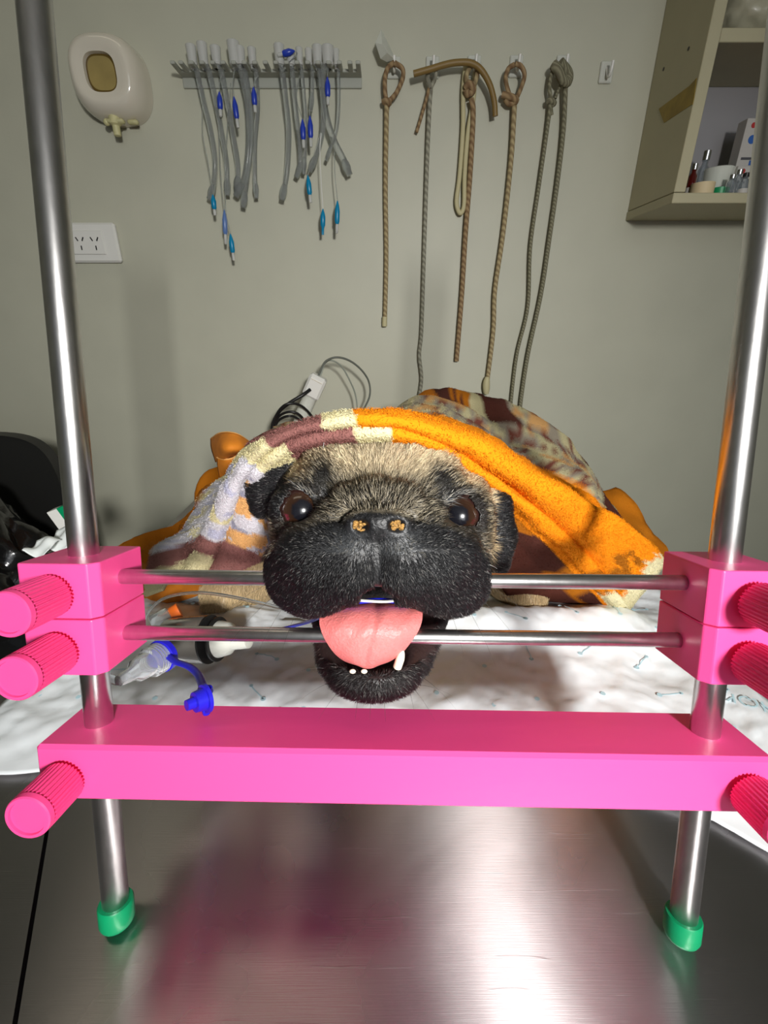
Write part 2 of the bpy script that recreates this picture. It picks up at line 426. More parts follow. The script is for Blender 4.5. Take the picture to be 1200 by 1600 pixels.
def body_sdf(P):                               # room axes, z up
    d=cap(P,(0.0,0.245,TZ+0.158),(0.01,0.40,TZ+0.095),0.042,0.075)
    d=smin(d,ell(P,(0.015,0.40,TZ+0.082),(0.098,0.09,0.078)),0.03)
    d=smin(d,ell(P,(0.03,0.53,TZ+0.078),(0.100,0.15,0.076)),0.03)
    d=smin(d,ell(P,(0.03,0.66,TZ+0.072),(0.100,0.085,0.070)),0.03)
    # forelegs stretched out on the pad, paws forward
    for s,(x0,x1,x2) in ((-1,(-0.095,-0.135,-0.165)),(1,(0.11,0.135,0.145))):
        d=smin(d,cap(P,(x0,0.46,TZ+0.055),(x1,0.405,TZ+0.036),0.044,0.030),0.015)
        d=smin(d,cap(P,(x1,0.405,TZ+0.034),(x2,0.385,TZ+0.026),0.027,0.020),0.008)
        for k in(-1,0,1): d=smin(d,ell(P,(x2+k*0.0085,0.372,TZ+0.019),(0.0062,0.013,0.0095)),0.004)
    # hind thighs and stub tail
    for x in(-0.065,0.125):
        d=smin(d,ell(P,(x,0.66,TZ+0.045),(0.035,0.06,0.042)),0.02)
        d=smin(d,cap(P,(x,0.62,TZ+0.022),(x,0.55,TZ+0.018),0.019,0.015),0.015)
    d=smin(d,ell(P,(0.03,0.745,TZ+0.115),(0.018,0.016,0.018)),0.01)
    return d
def axis(segs):
    out=[segs[0][0]]
    for a,b,h in segs: 
        n=max(1,int(round((b-a)/h))); out+=list(a+(b-a)*np.arange(1,n+1)/n)
    return np.array(out,np.float32)
HS=0.00115
gx=axis([(-0.212,-0.078,0.004),(-0.078,0.082,HS),(0.082,0.208,0.004)])
gy=axis([(0.108,0.125,0.003),(0.125,0.275,HS),(0.275,0.79,0.0055)])
gz=axis([(TZ+0.0025,TZ+0.098,0.003),(TZ+0.098,TZ+0.278,HS)])
G=np.stack(np.meshgrid(gx,gy,gz,indexing='ij'),-1)
D=body_sdf(G)
ih=(slice(int(np.searchsorted(gx,-0.079)),int(np.searchsorted(gx,0.084))),slice(0,int(np.searchsorted(gy,0.345))),slice(int(np.searchsorted(gz,TZ+0.07)),None))
Dh=head_sdf(tocam(G[ih]).astype(np.float32))
D[ih]=smin(D[ih],Dh,0.012)
# room for the two bars between the lips
def barcap(P,v): return cap(P,tuple(L(0,v)),tuple(L(PS,v)),BR+0.0011,BR+0.0011)
for v in (BAR_U[0],BAR_L[0]): D[ih]=np.maximum(D[ih],-barcap(G[ih],v))
# clear of the plate under the chin
pl=np.stack([(G[ih]-np.array(O,np.float32))@np.array(a,np.float32) for a in(eX,eV,eW)],-1)
D[ih]=np.maximum(D[ih],-(np.maximum(pl[...,1]-0.1112,pl[...,2]-0.0166)))
D=D.astype(np.float32)
def surface_nets(D,gx,gy,gz):
    nx,ny,nz=D.shape; S=D<0
    cnt=np.zeros((nx-1,ny-1,nz-1),np.float32); acc=np.zeros((nx-1,ny-1,nz-1,3),np.float32)
    A=[gx,gy,gz]
    def cs(a,o): return slice(o,a-1+o)
    any_=np.zeros((nx-1,ny-1,nz-1),bool); all_=np.ones((nx-1,ny-1,nz-1),bool)
    for i in(0,1):
        for j in(0,1):
            for k in(0,1):
                c=S[cs(nx,i),cs(ny,j),cs(nz,k)]; any_|=c; all_&=c
    act=np.argwhere(any_&~all_)
    I=act.T; pos=np.zeros((len(act),3)); n=np.zeros(len(act))
    for ax in range(3):
        o1,o2=[q for q in range(3) if q!=ax]
        for u in(0,1):
            for v in(0,1):
                a=I.copy(); a[o1]+=u; a[o2]+=v; b=a.copy(); b[ax]+=1
                da=D[tuple(a)]; db=D[tuple(b)]; m=(da<0)!=(db<0)
                t=np.where(m,da/np.where(m,da-db,1),0)
                pa=np.stack([A[q][a[q]] for q in range(3)],-1); pb=np.stack([A[q][b[q]] for q in range(3)],-1)
                pos+=np.where(m[:,None],pa+(pb-pa)*t[:,None],0); n+=m
    pos/=n[:,None]
    idx=-np.ones((nx-1,ny-1,nz-1),np.int64); idx[tuple(I)]=np.arange(len(act))
    faces=[]
    for ax in range(3):
        o1,o2=(ax+1)%3,(ax+2)%3
        sl0=[slice(None)]*3; sl1=[slice(None)]*3; sl0[ax]=slice(0,-1); sl1[ax]=slice(1,None)
        e=np.argwhere(S[tuple(sl0)]!=S[tuple(sl1)]).T
        ok=(e[o1]>0)&(e[o2]>0)&(e[o1]<D.shape[o1]-1)&(e[o2]<D.shape[o2]-1); e=e[:,ok]
        def at(u,v):
            q=e.copy(); q[o1]-=u; q[o2]-=v; return idx[tuple(q)]
        f=np.stack([at(1,1),at(0,1),at(0,0),at(1,0)],-1)
        flip=~S[tuple(e)]; f[flip]=f[flip][:,::-1]; faces.append(f)
    return pos,np.concatenate(faces)
V,F=surface_nets(D,gx,gy,gz)
del G,D
E=np.concatenate([F[:,[0,1]],F[:,[1,2]],F[:,[2,3]],F[:,[3,0]]])
deg=np.bincount(E.ravel(),minlength=len(V)).astype(float)
for lam in (0.5,0.5):
    s=np.zeros_like(V)
    for k in range(3): s[:,k]=np.bincount(E[:,0],V[E[:,1],k],len(V))+np.bincount(E[:,1],V[E[:,0],k],len(V))
    V=V+(s/deg[:,None]-V)*lam
# keep the main piece only
lab=np.arange(len(V))
for _ in range(400):
    l2=lab.copy(); np.minimum.at(l2,E[:,0],lab[E[:,1]]); np.minimum.at(l2,E[:,1],lab[E[:,0]]); l2=l2[l2]
    if (l2==lab).all(): break
    lab=l2
big=np.bincount(lab).argmax(); keep=lab==big
mp=-np.ones(len(V),int); mp[keep]=np.arange(keep.sum()); F=mp[F[keep[F].all(1)]]; V=V[keep]
def vnoise(P,sc_,seed=0):
    r=np.random.default_rng(seed); tot=0
    for k in range(6):
        d=r.normal(size=3); d*=sc_/np.linalg.norm(d)*r.uniform(.6,1.5); tot=tot+np.sin(P@d+r.uniform(0,6.28)+1.7*np.sin(P@(d[[1,2,0]]*.7)+k))
    return tot/6
def soft(px,py,cx,cy,rx,ry,edge=0.22,ang=0.0):
    c,s=math.cos(ang),math.sin(ang); x=px-cx; y=py-cy
    u=(x*c+y*s)/rx; v=(-x*s+y*c)/ry; r=np.sqrt(u*u+v*v)
    return np.clip((1+edge-r)/(2*edge),0,1)
def coat(P):
    px,py=topx(P); c=tocam(P); n=vnoise(P,900,3); n2=vnoise(P,250,5)
    px=px+n*3; py=py+n*3
    fawn=np.array((0.80,0.66,0.43)); blk=np.array((0.011,0.011,0.012)); gry=np.array((0.10,0.088,0.064)); tan=np.array((0.60,0.45,0.25))
    col=np.tile(fawn,(len(P),1))*(1+0.10*n2[:,None])
    side=soft(px,py,590,765,165,150,0.45); col=col*(side[:,None])+tan*(1-side[:,None])
    hd=c[:,2]<0.30
    def lay(m,cc,al=1.0):
        nonlocal col; m=(m*al)[:,None]; col=col*(1-m)+np.array(cc)*m
    Z=lambda *a,**k: soft(px,py,*a,**k)*hd
    lay(Z(590,794,125,42,edge=.3),gry,0.85)
    lay(Z(596,708,40,26,edge=.5),(0.45,0.38,0.27),0.4)
    lay(Z(505,757,24,38,edge=.35,ang=0.25),blk); lay(Z(691,762,24,34,edge=.35,ang=-0.45),blk); lay(Z(545,765,50,24,edge=.8),gry*.6,.6); lay(Z(645,767,50,24,edge=.8),gry*.6,.6)
    lay(Z(495,778,32,12,edge=.4),blk,.7); lay(Z(700,782,32,10,edge=.4),blk,.7)
    lay(Z(467,800,46,50,edge=.12),(0.02,0.017,0.015)); lay(Z(724,806,42,44,edge=.15),(0.02,0.017,0.015))
    lay(Z(480,850,52,50,edge=.2),(0.035,0.028,0.02)); lay(Z(704,850,54,50,edge=.2),(0.035,0.028,0.02))
    lay(Z(478,768,16,4,edge=.6,ang=0.5),(0.22,0.23,0.24),.6); lay(Z(705,778,24,5,edge=.6,ang=-0.3),(0.28,0.29,0.30),.7)
    # nose fold stays grey brown
    fold=np.clip(1-np.abs(py-(790+((px-590)/150)**2*72))/17,0,1)*(np.abs(px-590)<165)*hd
    lay(fold,(0.12,0.10,0.07),.75)
    lay(Z(588,893,186,86,edge=.06),blk); lay((np.abs(px-591)<4)*(py>826)*(py<935)*1.0,(.004,.004,.004))  # black muzzle, plus crease shade painted along the groove under the nose
    lay(Z(590,822,58,24,edge=.12),(0.008,0.008,0.009))
    for sx in(545,633): lay(Z(sx,860,28,28,edge=.6),(0.06,0.065,0.07),.6)  # bluish sheen painted into the coat colour on both sides of the lip groove
    lay(((py<812)&(px<474-(py-700)*0.36))*hd*1.0,(0.009,0.009,0.010))
    lay(((px>768)&(c[:,2]>0.222)&(px>762))*hd*(py<905),(0.009,0.009,0.010))
    lay((py>866)*(c[:,2]<0.226)*1.0,blk)
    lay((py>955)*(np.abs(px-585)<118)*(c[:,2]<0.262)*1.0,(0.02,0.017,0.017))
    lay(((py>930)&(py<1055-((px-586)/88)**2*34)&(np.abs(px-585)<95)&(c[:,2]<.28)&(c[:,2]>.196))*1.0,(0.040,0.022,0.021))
    return col
col=coat(V)
dog=thing('pug','fawn pug with black muzzle under the blanket, tongue hanging over the lower bar','dog',(0,0.42,TZ+0.003))
def fastmesh(name,V,F,mats,parent,cols=None,smooth=True):
    o0=np.array(parent['_o']); me=bpy.data.meshes.new(name); k=F.shape[1]
    me.vertices.add(len(V)); me.vertices.foreach_set('co',(V-o0).astype(np.float32).ravel())
    me.loops.add(F.size); me.loops.foreach_set('vertex_index',F.ravel().astype(np.int32))
    me.polygons.add(len(F)); me.polygons.foreach_set('loop_start',np.arange(0,F.size,k,dtype=np.int32))
    me.update(calc_edges=True); me.polygons.foreach_set('use_smooth',np.full(len(F),smooth))
    if cols is not None:
        ca=me.color_attributes.new('Col','FLOAT_COLOR','POINT'); c4=np.ones((len(V),4),np.float32); c4[:,:3]=cols; ca.data.foreach_set('color',c4.ravel())
    me.materials.append(mats); o=bpy.data.objects.new(name,me); sc.collection.objects.link(o); o.parent=parent; o['_o']=tuple(o0); return o
M['skin']=mat('pug_skin',(0.1,0.1,0.1),0.42,attr=True,nscale=700,bump=0.25)
M['fur']=mat('pug_fur',(0.1,0.1,0.1),0.42,attr=True,spec=0.5)
fastmesh('body',V,F,M['skin'],dog,np.clip(col*0.8,0,1))
# ---- short coat: one mesh of tapered hairs
def hairs(P,N,direc,ln,rad,cols,lift,name,m,parent,jit=0.25):
    n=len(P); d=direc-N*(direc*N).sum(1,keepdims=True); d/=np.linalg.norm(d,axis=1,keepdims=True)+1e-9
    d=d+rng.normal(0,jit,(n,3)); d-=N*(d*N).sum(1,keepdims=True); d/=np.linalg.norm(d,axis=1,keepdims=True)+1e-9
    up=lift*(1+rng.normal(0,.25,(n,1)))
    g0=d+N*up*1.4; g0/=np.linalg.norm(g0,axis=1,keepdims=True); g1=d+N*up*0.35; g1/=np.linalg.norm(g1,axis=1,keepdims=True)
    ln=ln[:,None]*(0.7+0.6*rng.random((n,1)))
    p0=P-N*0.0002; p1=p0+g0*ln*.45; p2=p1+g1*ln*.55
    s=np.cross(g0,N); s/=np.linalg.norm(s,axis=1,keepdims=True)+1e-9; t=np.cross(g0,s)
    vs=[]
    for base,r in((p0,rad),(p1,rad*.75)):
        for k in range(3):
            a=2*PI*k/3; vs.append(base+(s*math.cos(a)+t*math.sin(a))*r)
    vs.append(p2); VV=np.stack(vs,1).reshape(-1,3); b=(np.arange(n)*7)[:,None]
    tris=[]
    for k in range(3):
        k2=(k+1)%3; tris+=[(k,k2,3+k2),(k,3+k2,3+k),(3+k,3+k2,6)]
    FF=np.concatenate([b+np.array(t_) for t_ in tris]); CC=np.repeat(cols,7,axis=0)
    return fastmesh(name,VV,FF,m,parent,CC,smooth=True)
T3=np.concatenate([F[:,[0,1,2]],F[:,[0,2,3]]])
a,b_,c_=V[T3[:,0]],V[T3[:,1]],V[T3[:,2]]; nr=np.cross(b_-a,c_-a); ar=np.linalg.norm(nr,axis=1)/2; nr/=(2*ar[:,None]+1e-12)
cen=(a+b_+c_)/3; cc=tocam(cen); pxc,pyc=topx(cen)
vis=((cen*0+np.array((0,0,CZ))-cen)*nr).sum(1)>-0.02*np.linalg.norm(cen-np.array((0,0,CZ)),axis=1)
inmouth=(pyc>925)&(pyc<1053-((pxc-586)/88)**2*34)&(np.abs(pxc-588)<88)&(cc[:,2]>.190)
nosepad=(np.abs(pxc-590)<44)&(np.abs(pyc-821)<15)&(cc[:,2]<.185)
eyez=((np.abs(pxc-EL[0])<27)&(np.abs(pyc-EL[1])<20))|((np.abs(pxc-ER[0])<27)&(np.abs(pyc-ER[1])<17))
phil=(np.abs(pxc-591)<5.5)&(pyc>826)&(pyc<930)
head=(cc[:,2]<0.27)&~phil&(pyc>600)&~inmouth&~nosepad&~eyez&(pyc<1110)&vis
legs=(cen[:,1]<0.50)&~head&vis&(cc[:,2]>=0.262)&(pyc>860)
wgt=ar*(head*1.0+legs*0.30); NH=130000
pick=rng.choice(len(T3),NH,p=wgt/wgt.sum()); r1=np.sqrt(rng.random(NH)); r2=rng.random(NH)
Pp=a[pick]*(1-r1)[:,None]+b_[pick]*(r1*(1-r2))[:,None]+c_[pick]*(r1*r2)[:,None]; Nn=nr[pick]
px,py=topx(Pp); pc=tocam(Pp)
# flow: away from the nose, downwards on the muzzle and cheeks
nx_,ny_=(px-590),(815-py)
fx=nx_/60; fy=np.where(py<800,1.3,-0.9-(py-800)/90.0)
fy=np.where((py>780)&(py<860)&(np.abs(nx_)>50),0.15,fy)
fx=np.where(py>990,nx_/50,fx); fy=np.where(py>990,-1.2,fy)
fl=np.stack([fx,fy*SP+0.8*CP,fy*CP-0.8*SP],-1)
isleg=pc[:,2]>0.262; fl[isleg]=np.array((0,-0.6,-0.6))
black=coat(Pp).sum(1)<0.15
ln=np.where(black,0.0030,0.0060); ln=np.where(py>985,0.0045,ln); ln=np.where(isleg,0.006,ln); 
ln=np.where((np.abs(px-590)<60)&(py<870)&(py>797),0.0016,ln)
hc=coat(Pp); v=rng.random((NH,1)); bright=(rng.random((NH,1))<0.06)
hc=hc*(0.65+0.7*v); lum=hc.sum(1,keepdims=True); mid=(lum<0.9)
gz_=(lum>0.10)&(lum<0.72); rv=rng.random((NH,1)); hc=np.where(gz_&(rv<0.42),hc*0.12,np.where(gz_&(rv>0.62),hc*1.0+np.array((0.26,0.23,0.17))*np.minimum(1,lum*2.2),hc))
hc=np.where(bright&mid,hc*1.0+np.array((0.13,0.125,0.115)),hc)
dk=(rng.random((NH,1))<0.07)&(py[:,None]<770)&~mid; hc=np.where(dk,hc*0.25,hc)
hairs(Pp,Nn,fl,ln,np.where(isleg,0.00019,0.00014)[:,None],np.clip(hc,0,.9),0.42,'fur',M['fur'],dog)
# ---- whiskers
b=MB()
def bend(p,d,l,droop,r=0.00011):
    p=Vector(p); d=Vector(d).normalized(); pts=[p+d*l*t+Vector((0,0,-1))*droop*t*t for t in np.linspace(0,1,8)]
    b.tube(pts,[r*(1-0.85*t) for t in np.linspace(0,1,8)],4)
for (x,y,z,dx,dy,l) in [(440,905,.197,-1,-.25,.026),(446,920,.196,-1,-.6,.028),(455,932,.195,-.8,-1,.026),(470,942,.194,-.5,-1,.02),(436,890,.199,-1,.1,.022),
    (738,905,.197,1,-.3,.026),(732,920,.196,1,-.7,.028),(720,934,.195,.7,-1,.026),(742,888,.199,1,.35,.016),(730,860,.2,1,.5,.010),
    (700,945,.194,.4,-1,.018),(640,1080,.212,.3,-1,.008),(600,1092,.212,0.1,-1,.008),(560,1090,.212,-.2,-1,.008),(530,1080,.214,-.7,-.6,.014),
    (520,1065,.214,-1,-.2,.018),(650,1070,.214,1,.1,.018),(655,1055,.214,1,-.5,.02),(648,1078,.214,.8,-.8,.014),(512,1045,.216,-1,.3,.016),
    (470,868,.196,-1,.3,.008),(580,1095,.212,-.1,-1,.007)]:
    p=CW(*HC(x,y,z)); d=CW(dx,dy,-0.35)-Vector((0,0,CZ)); bend(p,d,l,l*0.35)
M['whisk']=mat('whisker_hair',(0.03,0.028,0.025),0.4); M['whiskw']=mat('white_whisker_hair',(0.7,0.7,0.68),0.4)
b.build('whiskers',M['whisk'],dog,autosmooth=False)['kind']='stuff'
b=MB()
for (x,y,z,dx,dy,l) in [(722,865,.194,1,-.4,.013),(735,875,.196,1,.0,.012),(450,880,.196,-1,.15,.010),(440,925,.195,-.6,.8,.010),(455,910,.193,-.8,.5,.009),(690,925,.189,.6,-.6,.009),(700,940,.189,.7,-.4,.008),(505,700,.2,.2,1,.008)]:
    p=CW(*HC(x,y,z)); d=CW(dx,dy,-0.5)-Vector((0,0,CZ)); bend(p,d,l,l*0.3,0.00013)
b.build('whiskers',M['whiskw'],dog,autosmooth=False)['kind']='stuff'
# ---- eyes
def eye_mat():
    m=bpy.data.materials.new('pug_eye'); m.use_nodes=True; nt=m.node_tree; bs=nt.nodes['Principled BSDF']
    at=nt.nodes.new('ShaderNodeVertexColor'); at.layer_name='Col'; nt.links.new(at.outputs[0],bs.inputs['Base Color'])
    bs.inputs['Roughness'].default_value=0.18; bs.inputs['Coat Weight'].default_value=1; bs.inputs['Coat Roughness'].default_value=0.02; return m
M['eye']=eye_mat()
for c,look in((eyeL,(0.02,-0.02)),(eyeR,(-0.01,0.0))):
    b=MB(); b.ball((0,0,0),ERAD-0.0002,64,48); vs=np.array(b.v)
    fd=np.array(Vector((0,0,CZ))-CW(*c)); fd=fd/np.linalg.norm(fd)+np.array((look[0],0,look[1])); fd/=np.linalg.norm(fd)
    u=vs/np.linalg.norm(vs,axis=1,keepdims=True); ang=np.degrees(np.arccos(np.clip(u@fd,-1,1)))
    ir=np.array((0.030,0.013,0.007)); cl=np.where((ang<24)[:,None],(0.006,0.006,0.009),ir*(0.6+0.7*np.clip((ang-24)/22,0,1))[:,None])
    cl=np.where((ang>46)[:,None],(0.03,0.012,0.010),cl); cl=np.where((ang>62)[:,None],(0.10,0.05,0.045),cl)
    bulge=np.where(ang<45,0.0007*np.cos(np.radians(ang*2)),0)
    vs=vs+u*bulge[:,None]; ctr=np.array(CW(*c)); b.v=[tuple(q+ctr) for q in vs]
    e=b.build('eye',M['eye'],dog,cols=cl,autosmooth=False); e['label']='brown glossy eye'
# ---- crusts in the nostrils
for nx in(562,621):
    b=MB()
    for k in range(26):
        q=CW(*HC(nx+random.uniform(-9,9),822+random.uniform(-8,8),0.1712+random.uniform(-.0004,.0008)))
        r=random.uniform(.0006,.0012); b.ball(q,(r,r*.8,r*.7),6,4)
    M['crust']=M['crust'] or mat('nostril_crust',(0.50,0.27,0.07),0.6,nscale=900,var=0.9,bump=.5)
    b.build('nostril_crust',M['crust'],dog)
# ---- tongue
tg=[ # rows back -> front : (py centre, left px, right px, z)
 (938,530,640,0.224),(944,512,655,0.211),(955,502,660,0.2015),(972,499,659,0.1955),(990,503,652,0.1930),(1008,512,640,0.1940),(1025,524,626,0.1965),(1038,540,608,0.2005),(1045,558,592,0.2045)]
tg=[(y,l,r,z-0.0005) for y,l,r,z in tg]
NR,NC=56,48; ys=np.array([t[0] for t in tg],float); par=np.linspace(0,len(tg)-1,NR)
def ip(k): 
    P=[Vector((t[k],0,0)) for t in tg]; C=curve(P,12); x=np.array([q.x for q in C]); return np.interp(par,np.linspace(0,len(tg)-1,len(x)),x)
yy,ll,rr,zz=ip(0),ip(1),ip(2),ip(3); topv=[];botv=[]
for i in range(NR):
    for j in range(NC+1):
        s=-1+2*j/NC; s2=math.sin(s*PI/2)
        x=(ll[i]+rr[i])/2+(rr[i]-ll[i])/2*s2
        edge=1-abs(s2)**2.2; z=zz[i]+0.0050*(abs(s2)**3)-0.0011*edge
        z+=0.0017*math.exp(-((x-(580+ (yy[i]-990)*-0.16+3*math.sin(yy[i]*.06)))/4.5)**2)*(1-0.3*(i/NR))+0.002*math.exp(-((x-588)/9)**2-((yy[i]-942)/9)**2)
        z+=0.0003*math.sin(x*.12+yy[i]*.1)+0.00015*math.sin(x*.31)*math.sin(yy[i]*.23)
        y=yy[i]+ (7*abs(s2)**2.5 if i<10 else -6*(i/NR)**3*abs(s2)**2)
        topv.append(CW(*HC(x,y,z))); botv.append(CW(*HC(x,y,z+0.0006+0.0030*math.sqrt(max(edge,0)))))
b=MB(); n=len(topv); cw=NC+1; fs=[]
for i in range(NR-1):
    for j in range(NC):
        q=(i*cw+j,i*cw+j+1,(i+1)*cw+j+1,(i+1)*cw+j); fs.append(q[::-1]); fs.append(tuple(n+k for k in q))
for i in range(NR-1):
    fs.append((i*cw,n+i*cw,n+(i+1)*cw,(i+1)*cw)); j=NC; fs.append((i*cw+j,(i+1)*cw+j,n+(i+1)*cw+j,n+i*cw+j))
for j in range(NC): fs.append((j,j+1,n+j+1,n+j)); i=(NR-1)*cw; fs.append((i+j,n+i+j,n+i+j+1,i+j+1))
b.add(topv+botv,fs)
M['tongue']=mat('tongue',(0.80,0.22,0.21),0.38,nscale=900,bump=0.28,var=0.12,sss=0.25)
b.build('tongue',M['tongue'],dog,autosmooth=False)
M['tooth']=mat('tooth',(0.85,0.78,0.62),0.25)
b=MB(); b.tube(curve([CW(*HC(621,1042,.2035)),CW(*HC(625,1030,.2015)),CW(*HC(629,1016,.2000))],6),[.0020]*5+[.0020,.002,.0019,.0018,.0016,.0014,.0011,.0006],12); b.build('tooth',M['tooth'],dog)
for x in(551,569): 
    b=MB(); b.ball(CW(*HC(x,1049,.2025)),(.0015,.001,.0011),10,8); b.build('tooth',M['tooth'],dog)
# tube ties seen inside the mouth
b=MB(); b.tube(curve([W(430,985,.262),W(470,975,.232),CW(*HC(500,964,.212)),CW(*HC(535,945,.206)),CW(*HC(590,938,.206)),CW(*HC(640,942,.208))],8),0.0011,8)
o=b.build('tie_cord',M['blue'],org=tuple(W(430,985,.25))); tag(o,'thin blue tie cord running out of the left corner of the pug\'s mouth','cord')
b=MB(); b.tube(curve([CW(*HC(548,937,.2035)),CW(*HC(575,939,.2025)),CW(*HC(600,940,.2025)),CW(*HC(622,938,.2035))],8),0.0009,8,flat=0.6)
o=b.build('gauze_tie',M['white'],org=tuple(CW(*HC(548,937,.2045)))); tag(o,'white gauze tie lying above the pug\'s tongue in its open mouth','tie')
# ================================================================== blanket
NCOL=16
R1=[(365,890),(418,868),(408,802),(402,762),(418,737),(445,717),(480,700),(535,690),(590,683),(630,687),(672,697),(725,735),(781,778),(840,828),(893,880),(961,954)]
R3=[(325,893),(350,840),(365,797),(380,757),(402,722),(428,698),(470,678),(530,666),(580,663),(625,669),(680,687),(741,721),(810,770),(870,820),(930,878),(985,950)]
R5=[(288,893),(318,830),(336,797),(355,756),(380,720),(411,691),(457,668),(512,653),(567,648),(630,650),(700,668),(780,700),(855,747),(930,790),(1000,836),(1044,880)]
YD=[.280,.258,.240,.228,.219,.210,.203,.197,.194,.196,.202,.215,.234,.264,.31,.37]
def mid(A,B,t=.5): return [(a[0]*(1-t)+b[0]*t,a[1]*(1-t)+b[1]*t) for a,b in zip(A,B)]
def row(pts,dy,base=YD): return [W(p[0],p[1],base[i]+dy) for i,p in enumerate(pts)]
Rin=[(372,880),(425,850),(425,800),(425,770),(440,745),(465,725),(495,710),(540,700),(590,694),(630,698),(668,708),(715,748),(765,795),(815,850),(862,900),(930,958)]
Rin2=[(375,870),(430,850),(435,800),(435,770),(450,745),(475,725),(500,715),(545,705),(590,700),(630,703),(660,715),(700,760),(740,815),(770,870),(800,935),(880,956)]
RA=[(208,945),(222,862),(262,838),(300,810),(322,768),(352,735),(405,695),(480,672),(560,662),(640,652),(715,652),(800,684),(880,730),(950,790),(1005,845),(1042,900)]
RB=[(300,860),(310,820),(330,790),(350,765),(380,735),(420,700),(480,680),(560,660),(610,645),(652,632),(700,609),(750,614),(815,655),(885,695),(945,782),(1022,866)]
rows=[]
rows.append([W(p[0],p[1],YD[i]+0.075) for i,p in enumerate(Rin2)])
rows.append(row(Rin,0.022))
rows.append(row(R1,0.004))
rows.append(row(mid(R1,R3,.35),-0.005))
rows.append(row(mid(R1,R3,.78),-0.003))
rows.append(row(R3,0.006))
rows.append(row(mid(R3,R5,.28),-0.006))
rows.append(row(mid(R3,R5,.70),-0.005))
rows.append(row(R5,0.006))
rows.append([W(p[0],p[1]+7,YD[i]+0.035) for i,p in enumerate(R5)])
YA=[.50,.50,.47,.45,.43,.41,.40,.39,.39,.39,.40,.40,.41,.42,.44,.46]
rows.append([W(p[0],p[1],YA[i]) for i,p in enumerate(RA)])
YB=[.60,.60,.60,.59,.58,.57,.56,.55,.55,.55,.55,.55,.55,.55,.54,.53]
rows.append([W(p[0],p[1],YB[i]) for i,p in enumerate(RB)])
rb2=[W(p[0],p[1]+(4 if i<12 else 26),YB[i]+(.12 if i<12 else .08)) for i,p in enumerate(RB)]
rows.append([Vector((q.x*0.86,q.y,max(q.z*1.0-0.02,TZ+.03))) for q in rb2])
rows.append([Vector((q.x*0.9+.01,q.y+.075,TZ+0.022)) for q in rows[-1]])
# smooth across columns, then across rows
US,VS=11,9
colrows=[curve(r,US) for r in rows]; nu=len(colrows[0])
grid=[]
for j in range(nu):
    grid.append(curve([colrows[i][j] for i in range(len(rows))],VS))
nv=len(grid[0]); Gp=np.array([[tuple(p) for p in c] for c in grid])      # nu x nv x 3
Rr=np.repeat((np.arange(nv)/VS)[None],nu,0); Ss=np.repeat((np.arange(nu)/US)[:,None],nv,1)
du=np.gradient(Gp,axis=0); dv=np.gradient(Gp,axis=1); Nb=np.cross(du,dv); Nb/=np.linalg.norm(Nb,axis=2,keepdims=True)+1e-12
flat=Gp.reshape(-1,3)
ns=vnoise(flat,70,11).reshape(nu,nv); nf=vnoise(flat,260,12).reshape(nu,nv)
amp=np.where(Rr>9,0.010,0.0018); Gp=Gp+Nb*(ns*amp+nf*0.0012)[...,None]
